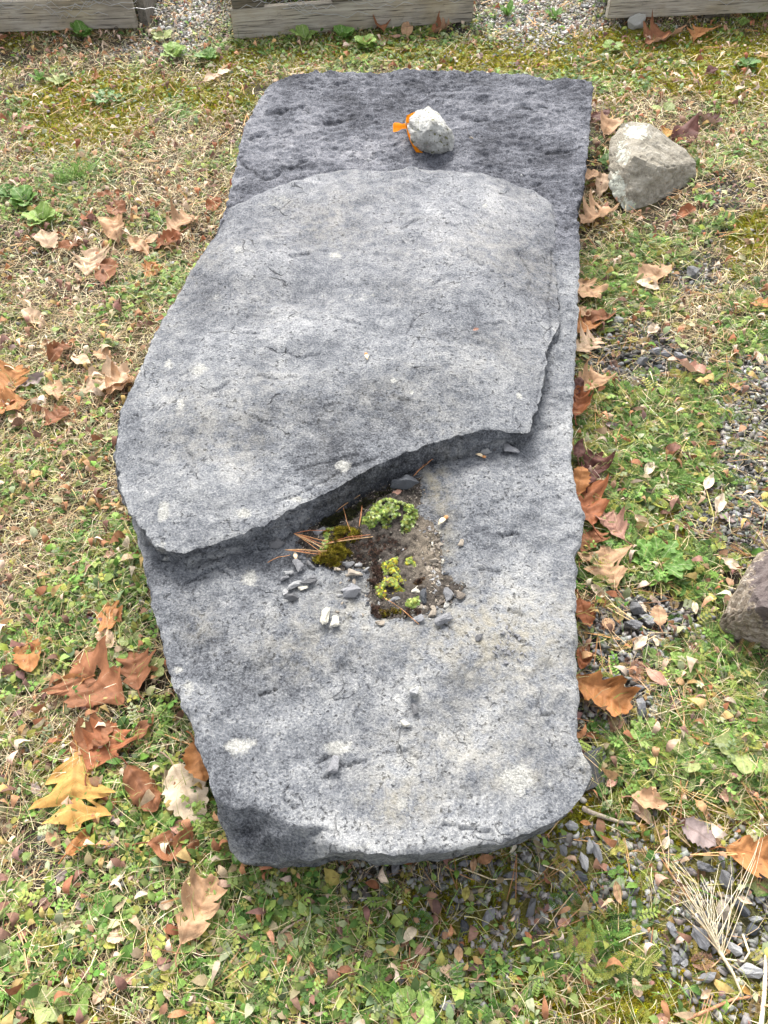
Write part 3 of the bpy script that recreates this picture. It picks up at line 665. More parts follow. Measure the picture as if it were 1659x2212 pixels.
# ------------------------------------------------------------------ ground sheet and where things grow
L_MOSS = [(150,255,150,80,1.0),(330,210,150,60,.8),(1450,130,260,70,1.1),(1600,210,100,80,.9),(1100,140,180,40,.6),(1645,495,50,40,1.0),(60,60,120,40,.4),(1350,1900,300,140,.7),(1530,2150,200,90,.7),(100,2170,200,80,.35),(1000,1950,350,80,.7),(1180,2120,300,100,.6),(130,1650,120,120,.3),(750,120,300,40,.4),(1590,580,50,40,.4)]
L_GRAV = [(1165,40,135,62,1.5),(1290,-40,200,60,1.2),(430,20,90,60,1.2),(300,120,80,26,.8),(400,100,60,24,.8),(1620,1000,75,160,1.9),(1665,850,60,130,1.0),(1345,770,120,55,2.4),(1380,1360,110,60,1.7),(1300,1460,70,130,1.7),(1390,1520,80,50,1.4),(1570,1990,130,180,1.9),(1280,1860,130,70,1.6),(900,1890,260,50,.6),(1120,2000,320,130,.8),(1590,1110,110,60,1.5),(1490,600,60,40,1.0),(320,1345,50,60,.8),(50,1620,60,60,.3),(1570,420,60,60,.4),(500,2100,300,100,.15)]
L_GREEN = [(170,395,80,30,1.3),(60,460,90,50,1.1),(330,560,60,40,.5),(320,640,120,60,.7),(400,780,60,60,.6),(60,1080,80,60,.3),(250,1000,90,60,.4),(230,1390,130,60,.8),(330,1560,110,80,1.3),(300,1720,140,90,1.2),(150,1300,150,60,.5),(350,1830,120,60,1.2),(150,2020,250,120,.8),(600,2080,300,120,.8),
           (1400,910,170,110,1.3),(1340,570,100,90,1.0),(1420,1230,140,70,1.4),(1330,1150,70,60,1),(1520,1450,150,80,.9),(1350,1620,110,60,1.3),(1570,1620,120,80,1.1),(1480,1040,150,80,1.2),(750,105,330,32,1.3),(1100,170,300,25,.7),(1360,160,150,40,.7),(1080,40,40,20,.6),(1180,45,30,14,.6),(1620,740,90,80,.6),(1500,320,150,60,.5),(1200,2080,200,80,.7),(1330,1990,100,80,.6),(900,2180,100,40,.6)]
L_STRAW = [(150,720,320,420,.9),(90,1000,170,160,1.0),(220,1150,160,120,.8),(1570,320,120,60,1.4),(1500,690,170,80,.9),(120,1450,160,150,.8),(100,1750,150,150,.8),(300,2000,400,180,.6),(200,180,300,80,.5),(1450,230,200,60,.7),(1560,1780,140,80,.9),(1100,1950,400,160,.45),(400,350,160,120,.7),(1500,1520,160,120,.6)]
def fields(x, y):
    px, py = toP(x, y, 0)
    n = lambda f, q: fbm(x * f, y * f, q, 3)
    g = lambda L: addblobs(px, py, L)
    moss = np.clip(g(L_MOSS) * 1.1 + .12 + .5 * n(3.5, 1.5), 0, 1.3)
    grav = np.clip(g(L_GRAV) + .35 * n(5, 7.7), 0, 1.6)
    green = np.clip(g(L_GREEN) * .95 + .04 + .95 * n(4.6, 11.3), 0, 1.6)
    straw = np.clip(g(L_STRAW) * .9 + .36 + .75 * n(5.0, 21.3), 0, 1.5)
    kg = np.clip(grav * 1.5 - .38, 0, 1); green = green * (1 - .90 * kg); straw = straw * (1 - .75 * kg) * (1 - .8 * np.clip(moss * 1.5 - .5, 0, 1)); green = green * (1 - .35 * np.clip(moss * 1.3 - .6, 0, 1))
    return moss, grav, green, straw
def axis(lo, hi, fine, far):
    a_ = list(np.arange(lo, hi, fine)); s = fine; v = hi
    while v < far: a_.append(v); s *= 1.35; v += s
    s = fine; v = lo
    while v > -far: s *= 1.35; v -= s; a_.insert(0, v)
    return np.array(a_)
gx = axis(-2.7, 2.7, .014, 80); gy = axis(-.1, 5.2, .014, 80); GX, GY = np.meshgrid(gx, gy); fx, fy = GX.ravel(), GY.ravel()
m_, g_, gr_, s_ = fields(fx, fy)
soil = np.array([.044, .034, .025]); mossc = np.array([.32, .29, .03]); strawc = np.array([.24, .18, .10]); gravc = np.array([.10, .10, .10]); grc = np.array([.10, .15, .035])
col = soil[None] * np.ones((len(fx), 1))
col = col + (strawc - col) * (.22 * np.clip(s_, 0, 1))[:, None]; col = col + (grc - col) * (.35 * np.clip(gr_, 0, 1))[:, None]
col = col + (gravc - col) * np.clip(g_, 0, 1)[:, None] * .85; mm = np.clip(m_ * 1.9 - .45, 0, 1)[:, None] * (1 - .5 * np.clip(g_, 0, 1))[:, None]; col = col + (mossc - col) * mm
gz = ground_z(fx, fy) + .006 * np.clip(m_, 0, 1) * (1 + fbm(fx * 40, fy * 40, 4., 2)); far_ = np.maximum(np.abs(fx) - 3, 0) + np.maximum(fy - 5.5, 0) + np.maximum(-fy, 0); gz = gz * np.exp(-far_)
idx = np.arange(len(fx)).reshape(GX.shape); Q = np.stack([idx[:-1, :-1], idx[:-1, 1:], idx[1:, 1:], idx[1:, :-1]], -1).reshape(-1, 4)
ground = link('ground', np_mesh('ground', np.stack([fx, fy, gz], 1), Q, col=col, smooth=True), M_GROUND); tag(ground, kind='structure')

ROCKF = [np.array([W(x, y, 0) for x, y in [(1320,350),(1480,330),(1500,390),(1470,425),(1380,475),(1325,440)]]), np.array([W(x, y, 0) for x, y in [(1560,1380),(1600,1290),(1660,1230),(1800,1300),(1790,1450),(1680,1440)]])]
_d = np.roll(BASE, -1, 0) - np.roll(BASE, 1, 0); _n = np.stack([_d[:, 1], -_d[:, 0]], 1); BIN = BASE - .075 * _n / np.linalg.norm(_n, axis=1)[:, None]
def free(x, y, rocks=True):
    ok = ~inside(BIN, x, y)
    if rocks:
        for r in ROCKF: ok &= ~inside(r, x, y)
        for a_, b_, r_ in STONES: ok &= (x - a_) ** 2 + (y - b_) ** 2 > r_ * r_
    return ok
def sample(n, dens, near=1.0, rocks=True):
    """points on the ground in and around the view; dens(moss, grav, green, straw) gives the chance"""
    out = []; got = 0
    while got < n:
        k = 60000; y = RNG.uniform(.02, 4.9, k); x = RNG.uniform(-2.6, 2.6, k)
        px, py = toP(x, y, 0); ok = (px > -60) & (px < 1719) & (py < 2290) & (py > -60)
        x, y = x[ok], y[ok]; f = fields(x, y); d = np.hypot(y, CAM_H)
        p = np.clip(dens(*f), 0, 1) * np.clip((1.6 / d) ** near, 0, 1)
        ok = (RNG.uniform(size=len(x)) < p) & free(x, y, rocks); out.append(np.stack([x[ok], y[ok]], 1)); got += int(ok.sum())
        if len(out) > 60: break
    return np.concatenate(out)[:n]
def scatter(name, tv, tf, pos, scale, rz, tilt, col, mat, zoff=0., tcol=None, smooth=False, aspect=None, label=None):
    """copies of one little template (tv verts, tf tris or quads) joined into a single mesh"""
    n = len(pos); tv = np.asarray(tv, float); tf = np.asarray(tf)
    if aspect is not None: v = tv[None] * aspect[:, None, :]
    else: v = np.broadcast_to(tv, (n, *tv.shape)).copy()
    v = v * scale[:, None, None]
    ax, ay = tilt
    c, s = np.cos(ax)[:, None], np.sin(ax)[:, None]; y = v[..., 1] * c - v[..., 2] * s; z = v[..., 1] * s + v[..., 2] * c; x = v[..., 0]
    c, s = np.cos(ay)[:, None], np.sin(ay)[:, None]; x, z = x * c + z * s, -x * s + z * c
    c, s = np.cos(rz)[:, None], np.sin(rz)[:, None]; x, y = x * c - y * s, x * s + y * c
    gz_ = pos[:, 2] if pos.shape[1] > 2 else ground_z(pos[:, 0], pos[:, 1])
    V = np.stack([x + pos[:, 0:1], y + pos[:, 1:2], z + (gz_ + zoff)[:, None]], -1).reshape(-1, 3)
    F = (tf[None] + (np.arange(n) * len(tv))[:, None, None]).reshape(-1, tf.shape[1])
    cc = np.repeat(col, len(tv), 0)
    if tcol is not None: cc = cc * np.tile(tcol, n)[:, None]
    return V, F, cc
def join(name, packs, mat, smooth=False):
    Vs, Fs, Cs = [], [], []; k = 0
    for V, F, c in packs: Vs.append(V); Fs.append(F + k); Cs.append(c); k += len(V)
    t3 = [f for f in Fs if f.shape[1] == 3]; t4 = [f for f in Fs if f.shape[1] == 4]
    FF = ([np.concatenate(t3)] if t3 else []) + ([np.concatenate(t4)] if t4 else [])
    return link(name, np_mesh(name, np.concatenate(Vs), FF, col=np.clip(np.concatenate(Cs), 0, 1), smooth=smooth), mat)
def pal(n, cols, var=.18):
    c = np.array(cols)[RNG.integers(0, len(cols), n)]; return c * np.exp(RNG.normal(0, var * 1.15, (n, 1))) * RNG.uniform(.94, 1.06, (n, 3))
U = RNG.uniform

# ------------------------------------------------------------------ stones one can count on the ground
GS = 'larger stones lying in the gravel and weeds'
for x, y, s, c, asp, ang, lab in [
 (1370,1322,46,'m',.8,-40,'dark flat stone, upper left of the stone cluster right of the slab'),(1365,1356,46,'g',.6,-20,'grey elongated stone below the dark flat stone right of the slab'),(1395,1345,46,'l',.6,-40,'pale blue-grey pointed stone beside the tan oval leaf'),
 (1405,1371,26,'g',.7,0,'small rounded grey stone under the pointed stone'),(1430,1385,28,'c',.5,-20,'cream stone left of the dark moss lump'),(1460,1346,32,'g',.8,0,'grey stone half covered by green above the moss lump'),(1528,1340,34,'g',.9,0,'grey stone just left of the brown streaked rock'),
 (1290,1415,42,'g',.75,-20,'smooth grey oval stone beside the slab below the tall brown leaf'),(1325,1421,28,'l',.9,0,'small round light stone right of the smooth oval one'),(1313,1482,60,'m',.7,-15,'dark slaty stone above the big folded orange leaf'),(1322,1504,44,'g',.75,0,'pale grey block just above the folded orange leaf'),
 (1378,1537,54,'g',.9,80,'large squared grey stone right of the folded orange leaf'),(1375,1490,34,'g',.5,-10,'flat grey stone above the squared grey stone'),
 (1336,697,30,'l',.7,-10,'pale angular stone at the top of the dark gravel beside the slab'),(1309,733,28,'m',.9,0,'dark rounded stone in the dark gravel nearest the slab'),(1309,757,26,'g',.8,0,'grey stone below the dark rounded one near the slab'),(1382,790,42,'m',.7,25,'dark angular block at the bottom of the dark gravel'),(1412,768,36,'g',.6,10,'grey brown stone in the middle of the dark gravel patch'),
 (1435,774,30,'g',.8,0,'grey stone next to last on the right of the dark gravel patch'),(1465,782,38,'g',.6,-40,'pointed grey stone at the right end of the dark gravel patch'),(1421,797,26,'d',.8,0,'black stone below the dark gravel patch'),(1492,600,50,'m',.8,-60,'dark stone with moss right of the large tan leaf'),
 (853,1882,42,'g',.7,75,'blue-grey block standing close in front of the slab'),(935,1875,34,'m',.7,0,'dark flat stone in front of the slab, right of the blue-grey block'),(1000,1868,34,'g',.6,10,'half buried stone in front of the middle of the slab'),(1102,1893,40,'m',.7,0,'dark oval stone in the weeds in front of the slab'),
 (1145,1962,52,'m',.75,60,'large dark triangular stone in the moss below the slab'),(1052,1984,54,'g',.6,55,'grey streaked stone left of the dark triangular stone'),(1105,1940,36,'m',.6,60,'narrow grey stone above the streaked stone'),(1262,1868,48,'l',.6,-75,'light blue-grey sliver standing in the gravel'),(1273,1832,44,'l',.6,70,'pale angular stone above the light sliver'),(1288,1850,58,'g',.4,-75,'thin slate stone on edge beside the pale angular stone'),
 (1255,1895,40,'d',.8,-10,'dark brown rounded stone below the light sliver'),(1237,1785,34,'l',.9,0,'light stone by the lower right corner of the slab'),(1214,1783,28,'l',.7,20,'smaller light stone against the slab by the twig'),(1281,1800,28,'w',.5,-80,'small white upright stone below the twig'),
 (1515,1878,62,'m',.7,-15,'large grey stone at the top of the gravel at lower right'),(1564,1903,56,'m',.75,-70,'dark purple-grey stone beside the large grey stone'),(1558,1970,60,'t',.85,50,'pale tan block in the gravel at lower right'),(1600,1964,58,'d',.45,-55,'dark shiny wedge right of the pale tan block'),(1623,2008,46,'d',.8,30,'dark block below the dark shiny wedge'),
 (1450,2012,56,'g',.7,-70,'speckled grey stone left of the dry seed head'),(1515,2032,60,'g',.8,-60,'grey stone behind the stalk of the dry seed head'),(1586,2050,46,'l',.7,-30,'light grey stone right of the stalk'),(1626,2098,62,'l',.7,0,'large light grey stone near the right edge at the bottom'),(1528,2112,54,'g',.6,20,'half buried grey stone below the dry stalk'),
 (865,2118,30,'m',.9,-60,'small dark stone left of the bright lettuce-like weed'),(966,2176,44,'l',.8,0,'light grey stone right of the bright lettuce-like weed'),(1246,2128,18,'m',.7,-60,'little dark pebble by the tan leaf at the bottom'),(1336,2002,22,'l',.6,70,'pale blue pebble in the yellow moss'),(1640,1895,40,'m',.8,0,'dark stone at the right edge above the flat green rosette'),
 (1640,1945,36,'g',.7,0,'grey stone at the right edge below the flat green rosette'),(1632,1985,40,'l',.7,0,'light stone at the right edge beside the dark block'),
 (343,1338,18,'g',.8,0,'small grey pebble in the grass left of the slab break'),(200,1342,34,'m',.7,0,'dark stone under the small orange oak leaf'),(100,1730,24,'l',.6,30,'pale pebble in the straw at lower left'),(78,552,18,'l',.7,0,'pale pebble near the tan leaf at upper left'),(40,700,26,'g',.6,10,'grey flat stone in the straw at the left'),
 (350,1112,14,'d',.8,0,'tiny dark acorn-like pebble left of the slab corner'),(370,570,26,'l',.7,0,'whitish split stone between the leaves left of the slab'),(275,255,14,'w',.8,0,'white pebble in the bright moss at upper left'),(237,263,12,'l',.6,0,'light pebble left of the white pebble in bright moss'),
 (1370,65,58,'w',.45,15,'long whitish stone at the left foot of the right pallet'),(1415,58,28,'l',.8,0,'light stone between the whitish stone and the brown leaf'),(1460,60,18,'l',.9,0,'small light stone in front of the right pallet'),(336,66,22,'w',.8,0,'whitish pebble at the right corner of the left pallet'),(350,64,22,'l',.9,60,'light blue pebble in the row by the left pallet'),
 (366,66,22,'w',.8,0,'third pale pebble of the row by the left pallet'),(1098,68,24,'l',.8,0,'pale pebble at the left of the gravel between the pallets'),(1160,48,26,'w',.8,0,'light stone in the middle of the gravel between the pallets'),(1262,18,28,'l',.6,0,'grey stone at the top right of the gravel between the pallets'),(1075,17,24,'l',.6,0,'light stone at the top left of the gravel between the pallets'),(1560,160,20,'l',.8,0,'light pebble right of the dark leaf at upper right'),(1636,118,22,'w',.5,30,'white sliver near the right side at the top')]:
    stone('stone', x, y, s * 1.0, c, asp, ang, None, s < 30, sink=-.05, label=lab, group=GS)
P = sample(170, lambda m, g, gr, s: np.clip(g - .5, 0, 1), .6)
for x, y in P:
    px, py = toP(x, y); s = random.uniform(.018, .034); cc1 = random.choice('gggmmldt'); stone('stone', float(px), float(py), s / m_per_px(px, py), cc1, random.uniform(.6, .95), None, None, random.random() < .5, sink=.4, label='plain ' + CNAME[cc1] + ' stone ' + where(float(px), float(py)), group='plain stones among the gravel')

# gravel
tpl = []
for i in range(10):
    bm = chip_mesh(300 + i, .6, 10); tpl.append((np.array([v.co[:] for v in bm.verts]), np.array([[v.index for v in f.verts] for f in bm.faces]))); bm.free()
packs = []; P = sample(30000, lambda m, g, gr, s: np.clip(g * 1.3 - .3, 0, 1) ** 1.2 + .02, .7)
for i, (tv, tf) in enumerate(tpl):
    p = P[i::10]; n = len(p); px, py = toP(p[:, 0], p[:, 1]); s = .007 + .022 * U(size=n) ** 2.4
    c = pal(n, [(.22, .212, .198), (.13, .126, .118), (.28, .272, .256), (.36, .35, .33), (.18, .16, .14), (.24, .23, .21)], .22)
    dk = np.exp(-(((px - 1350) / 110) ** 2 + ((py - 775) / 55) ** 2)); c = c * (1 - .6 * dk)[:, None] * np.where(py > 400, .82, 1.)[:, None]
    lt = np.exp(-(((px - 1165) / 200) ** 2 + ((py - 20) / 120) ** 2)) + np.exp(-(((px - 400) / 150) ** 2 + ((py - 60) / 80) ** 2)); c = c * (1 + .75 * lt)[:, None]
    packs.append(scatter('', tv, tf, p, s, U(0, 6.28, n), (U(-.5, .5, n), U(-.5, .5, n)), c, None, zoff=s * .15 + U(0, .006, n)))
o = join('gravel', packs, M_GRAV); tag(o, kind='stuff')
ginv = [(W(x, y)) for x, y in []]

# moss tufts on the ground
k = 6; mv = [(0, 0, .0)]; mf = []
for i in range(k):
    a0 = i * 2 * math.pi / k; mv += [(.5 * math.cos(a0), .5 * math.sin(a0), .55 + .2 * (i % 2)), (.22 * math.cos(a0 + .5), .22 * math.sin(a0 + .5), .25)]
for i in range(k): mf += [(0, 1 + 2 * i, 2 + 2 * i), (0, 1 + 2 * i, 2 + 2 * ((i - 1) % k))]
mf = np.array(mf); mv = np.array(mv)
P = sample(60000, lambda m, g, gr, s: np.clip(m * 2.0 - .6, 0, 1) * (1 - .45 * np.clip(g, 0, 1)), .9); n = len(P); px, py = toP(P[:, 0], P[:, 1])
top = np.clip(1 - py / 700, 0, 1)[:, None]
c = pal(n, [(.34, .34, .02), (.44, .42, .02), (.24, .27, .03), (.38, .28, .02), (.20, .19, .03)], .25); c = c * (1 + .25 * top)
o = join('moss', [scatter('', mv, mf, P, U(.005, .013, n), U(0, 6.28, n), (U(-.4, .4, n), U(-.4, .4, n)), c, None, zoff=U(.001, .006, n))], M_MOSS); tag(o, kind='stuff')

# dry thatch: bent straws
def strip(seg, bend, wid=.5, taper=True, lift=0.0):
    v = []; 
    for i in range(seg + 1):
        t = i / seg; w_ = wid * (1 - (.85 * t if taper else .1 * t)); v += [(-w_, t, lift * math.sin(math.pi * t)), (w_, t, lift * math.sin(math.pi * t) + .0)]
    f = [(2 * i, 2 * i + 1, 2 * i + 3, 2 * i + 2) for i in range(seg)]
    v = np.array(v); v[:, 0] += bend * v[:, 1] ** 2; return v, np.array(f)
packs = []
P = sample(62000, lambda m, g, gr, s: s * .85 + .06, 1.0)
for i in range(6):
    tv, tf = strip(3, [.35, -.3, .1, -.6, .6, .0][i], .5, True, [.10, .05, .16, .08, .12, .03][i]); p = P[i::6]; n = len(p)
    L = .018 + .065 * U(size=n) ** 1.8; d = np.hypot(p[:, 1], CAM_H); wd = U(.0008, .0022, n) * np.clip(d / 2.0, .8, 1.6)
    asp = np.stack([wd / L, np.ones(n), np.ones(n)], 1)
    # keep the bend, narrow the strip: width is set apart from the sideways bend
    base = tv.copy(); wv = np.where(np.arange(len(tv)) % 2 == 0, -1, 1) * (.5 * (1 - .85 * tv[:, 1])); bend = tv[:, 0] - wv
    vv = np.stack([bend[None] + wv[None] * (wd / L)[:, None], np.broadcast_to(tv[:, 1], (n, len(tv))), np.broadcast_to(tv[:, 2], (n, len(tv)))], -1)
    c = pal(n, [(.52, .41, .24), (.62, .51, .32), (.42, .31, .17), (.66, .58, .41), (.30, .21, .12), (.46, .40, .18), (.22, .13, .075), (.56, .48, .32), (.24, .19, .11)], .22)
    ax = np.abs(U(-.1, .45, n)); ax[U(size=n) < .12] *= 2.0
    x, y, z = vv[..., 0] * L[:, None], vv[..., 1] * L[:, None], vv[..., 2] * L[:, None]
    z = z + y * np.tan(np.clip(ax * .5, 0, .7))[:, None]; r_ = U(0, 6.28, n); cs, sn = np.cos(r_)[:, None], np.sin(r_)[:, None]
    V = np.stack([x * cs - y * sn + p[:, :1], x * sn + y * cs + p[:, 1:2], z + (ground_z(p[:, 0], p[:, 1]) + .001 + .020 * U(size=n) ** 2)[:, None]], -1).reshape(-1, 3)
    F = (tf[None] + (np.arange(n) * len(tv))[:, None, None]).reshape(-1, 4); packs.append((V, F, np.repeat(c, len(tv), 0)))
o = join('dry_grass', packs, M_STRAW); tag(o, kind='stuff')

# living leaflets -------------------------------------------------
def oval(n=3, w_=.34, cup=.10, tip=1.0, ofs=(0, 0), ang=0., L=1.0, z0=0.):
    v = [(0, 0, 0)]; 
    for i in range(1, n + 1):
        t = i / (n + 1); ww_ = w_ * math.sin(math.pi * t ** .8); v += [(-ww_, t, cup * ww_), (ww_, t, cup * ww_), ]
    v.append((0, tip, -.05)); v = np.array(v); v[:, 2] += .12 * np.sin(v[:, 1] * 3.0); v *= L
    c_, s_ = math.cos(ang), math.sin(ang); x = v[:, 0] * c_ - v[:, 1] * s_; y = v[:, 0] * s_ + v[:, 1] * c_
    v = np.stack([x + ofs[0], y + ofs[1], v[:, 2] + z0], 1)
    f = [(0, 2, 1)]; 
    for i in range(n - 1): a_ = 1 + 2 * i; f += [(a_, a_ + 1, a_ + 3), (a_, a_ + 3, a_ + 2)]
    a_ = 1 + 2 * (n - 1); f.append((a_, a_ + 1, a_ + 2)); return v, np.array(f)
def merge(parts):
    V, F, k = [], [], 0
    for v, f in parts: V.append(v); F.append(f + k); k += len(v)
    return np.concatenate(V), np.concatenate(F)
T_OVAL = oval(2, .30, .2)
T_CLOV = merge([oval(2, .42, .15, ang=a0, L=.55, ofs=(.04 * math.sin(-a0), .04 * math.cos(a0)), z0=.5) for a0 in (0, 2.1, -2.1)] + [(np.array([(-.02, 0, -.1), (.02, 0, -.1), (0, 0, .5)]), np.array([(0, 1, 2)]))])
T_SPRIG = merge([oval(1, .30, .1, ang=s_ * 1.1, L=.30, ofs=(0, .12 + .16 * i), z0=.12 + .10 * i) for i in range(5) for s_ in (-1, 1)] + [oval(1, .3, .1, L=.28, ofs=(0, .85), z0=.6)] + [(np.array([(-.012, 0, 0), (.012, 0, 0), (0, .9, .6)]), np.array([(0, 1, 2)]))])
T_WHORL = merge([oval(1, .22, .1, ang=i * 6.283 / 7, L=.5, z0=.25) for i in range(7)] + [oval(1, .2, .1, ang=.4 + i * 6.283 / 5, L=.3, z0=.42) for i in range(5)])
fp = []
for i in range(7):
    y_ = .15 + .115 * i; L_ = .34 * math.sin(math.pi * (.18 + .8 * i / 7))
    for s_ in (-1, 1):
        a_ = s_ * 1.0; dx, dy = -math.sin(a_), math.cos(a_)
        for q in (.35, .7, 1.0):
            for r in (-.75, 0.1, .8): 
                aa = a_ + r; fp.append((np.array([(dx * L_ * q * .7, y_ + dy * L_ * q * .7, .12 * q), (dx * L_ * q * .7 - math.sin(aa) * .10 - .018 * math.cos(aa), y_ + dy * L_ * q * .7 + math.cos(aa) * .10 - .018 * math.sin(aa), .14 * q + .02), (dx * L_ * q * .7 - math.sin(aa) * .10 + .018 * math.cos(aa), y_ + dy * L_ * q * .7 + math.cos(aa) * .10 + .018 * math.sin(aa), .14 * q + .02)]), np.array([(0, 2, 1)])))
        fp.append((np.array([(0, y_, .05), (dx * L_ - .008, y_ + dy * L_, .13), (dx * L_ + .008, y_ + dy * L_, .13)]), np.array([(0, 2, 1)])))
fp.append((np.array([(-.012, 0, 0), (.012, 0, 0), (0, 1, .1)]), np.array([(0, 1, 2)])))
T_FERN = merge(fp)
GREEN = [(.095, .20, .035), (.15, .27, .05), (.22, .34, .08), (.06, .12, .025), (.27, .34, .08), (.17, .23, .07), (.28, .28, .07)]
SAGE = [(.20, .24, .12), (.30, .33, .19), (.15, .20, .10), (.34, .34, .18), (.28, .22, .13)]
YEL = [(.30, .30, .06), (.36, .30, .08), (.24, .28, .05), (.30, .20, .08)]
REDD = [(.22, .12, .08), (.30, .17, .10), (.18, .10, .09)]
def side(p):
    px, py = toP(p[:, 0], p[:, 1]); return px, py
packs = []
def veg(tpl_, n, dens, smin, smax, cols, tilt=.35, near=1.0, zo=(.002, .012), filt=None):
    P = sample(n, dens, near)
    if filt is not None: px, py = side(P); P = P[U(size=len(P)) < filt(px, py)]
    n = len(P)
    if n == 0: return
    s = smin + (smax - smin) * U(size=n) ** 1.6
    packs.append(scatter('', tpl_[0], tpl_[1], P, s, U(0, 6.28, n), (U(-tilt, tilt, n), U(-tilt, tilt, n)), pal(n, cols), None, zoff=U(zo[0], zo[1], n)))
GD = lambda m, g, gr, s: gr * .8
RIGHT = lambda px, py: np.where((px > 1180) & (py > 420), 1.0, .12)
LEFTLOW = lambda px, py: np.where((px < 700) & (py > 1100), 1.0, .3)
veg(T_OVAL, 19000, lambda m, g, gr, s: gr * .75 + .05, .009, .028, GREEN + GREEN + SAGE + [(.07,.11,.03)], .8, .95, zo=(.002, .022), filt=lambda px, py: np.where((px > 1180) & (py > 450), .16, np.where((px < 600) & (py > 560), .8, 1)))
veg(T_OVAL, 7500, lambda m, g, gr, s: gr * .4 + .3, .012, .034, SAGE + YEL + REDD + GREEN, .7, .9, zo=(.002, .024), filt=lambda px, py: np.where((px > 1180) & (py > 450), .4, 1))
veg(T_CLOV, 6500, GD, .010, .024, GREEN + GREEN + YEL[:2], .3, 1.0, filt=LEFTLOW)
veg(T_OVAL, 1800, lambda m, g, gr, s: gr * .3 + .3, .022, .042, SAGE + YEL + REDD + GREEN, .5, .8, filt=lambda px, py: np.where(py > 1500, 1, .25))
veg(T_SPRIG, 2600, GD, .018, .040, GREEN + SAGE[:2], .35, 1.0)
veg(T_WHORL, 4200, lambda m, g, gr, s: np.clip(gr - .3, 0, 1), .014, .032, GREEN, .3, 1.0)
veg(T_FERN, 17000, GD, .020, .056, [(.08, .17, .03), (.12, .22, .04), (.17, .27, .06), (.06, .12, .025), (.24, .28, .06), (.15, .20, .07)] + YEL[:1], .35, 1.0, filt=RIGHT)
veg(T_FERN, 1600, lambda m, g, gr, s: np.clip(g, 0, 1) * .6 + .1, .025, .05, YEL + REDD + [(.36, .24, .10)], .35, 1.0, filt=RIGHT)
o = join('low_weeds', packs, M_VEG); tag(o, kind='stuff')
# green grass blades
packs = []; P = sample(17000, lambda m, g, gr, s: .22 + gr * .4, 1.0); n = len(P); tv, tf = strip(3, .25, .5, True, 0); L = U(.025, .085, n); wd = U(.0010, .0022, n)
wv = np.where(np.arange(len(tv)) % 2 == 0, -1, 1) * (.5 * (1 - .85 * tv[:, 1])); bend = tv[:, 0] - wv
x = (bend[None] + wv[None] * (wd / L)[:, None]) * L[:, None]; y = tv[:, 1][None] * L[:, None] * .8; z = L[:, None] * (U(.15, .75, n)[:, None] * np.sin(tv[:, 1] * 2.2)[None])
r_ = U(0, 6.28, n); cs, sn = np.cos(r_)[:, None], np.sin(r_)[:, None]
V = np.stack([x * cs - y * sn + P[:, :1], x * sn + y * cs + P[:, 1:2], z + ground_z(P[:, 0], P[:, 1])[:, None]], -1).reshape(-1, 3)
F = (tf[None] + (np.arange(n) * len(tv))[:, None, None]).reshape(-1, 4)
o = join('grass', [(V, F, np.repeat(pal(n, GREEN + [(.26, .30, .08), (.34, .32, .12), (.46, .38, .20), (.52, .44, .26)]), len(tv), 0))], M_VEG); tag(o, kind='stuff')
# pine needles
def needles(P, n):
    Vs = []; Fs = []; Cs = []; k = 0
    for i in range(n):
        x0_, y0_ = P[i]; a_ = U(0, 6.28); m = RNG.integers(1, 4); L = U(.04, .10); zc = float(ground_z(x0_, y0_)) + U(.010, .022); c_ = pal(1, [(.48, .27, .12), (.55, .34, .17), (.38, .19, .09), (.58, .42, .24)])[0]
        for j in range(m):
            a2 = a_ + U(-.3, .3); dx, dy = math.cos(a2), math.sin(a2); w_ = .0007 * max(1, y0_ / 1.8); bx_ = U(-.04, .04) * L
            zt_ = zc + U(-.006, .010)
            for t in (0, .5, 1): 
                bb = bx_ * math.sin(t * 3.14); qx, qy = x0_ + dx * L * t - dy * bb, y0_ + dy * L * t + dx * bb; qz = zc + (zt_ - zc) * t
                Vs += [(qx - dy * w_, qy + dx * w_, qz), (qx + dy * w_, qy - dx * w_, qz + .0006)]; Cs += [c_, c_]
            Fs += [(k, k + 1, k + 3, k + 2), (k + 2, k + 3, k + 5, k + 4)]; k += 6
    return np.array(Vs), np.array(Fs), np.array(Cs)
P = sample(1300, lambda m, g, gr, s: .5 + 0 * s, .8); px, py = side(P); P = P[U(size=len(P)) < np.where(px > 1100, 1, .45)]
o = join('pine_needles', [needles(P, len(P))], M_STRAW); tag(o, kind='stuff')
# crumbled leaf bits
packs = []
for tw in (.0, .9, -.9):
    tv, tf = oval(3, .20 + .06 * tw, 1.6); tv = tv.copy(); tv[:, 2] += tw * tv[:, 0] * tv[:, 1] + .25 * np.sin(tv[:, 1] * 2.6)
    P = sample(1900, lambda m, g, gr, s: .35 + s * .4, .6); n = len(P)
    packs.append(scatter('', tv, tf, P, (.010 + .030 * U(size=n) ** 2), U(0, 6.28, n), (U(-.5, .5, n), U(-.9, .9, n)), pal(n, [(.52, .36, .25), (.58, .44, .33), (.34, .16, .08), (.40, .22, .12), (.24, .13, .10), (.30, .12, .06), (.62, .50, .38), (.44, .30, .12), (.18, .10, .07)]), None, zoff=U(.008, .02, n)))
o = join('leaf_litter', packs, M_STRAW); tag(o, kind='stuff')

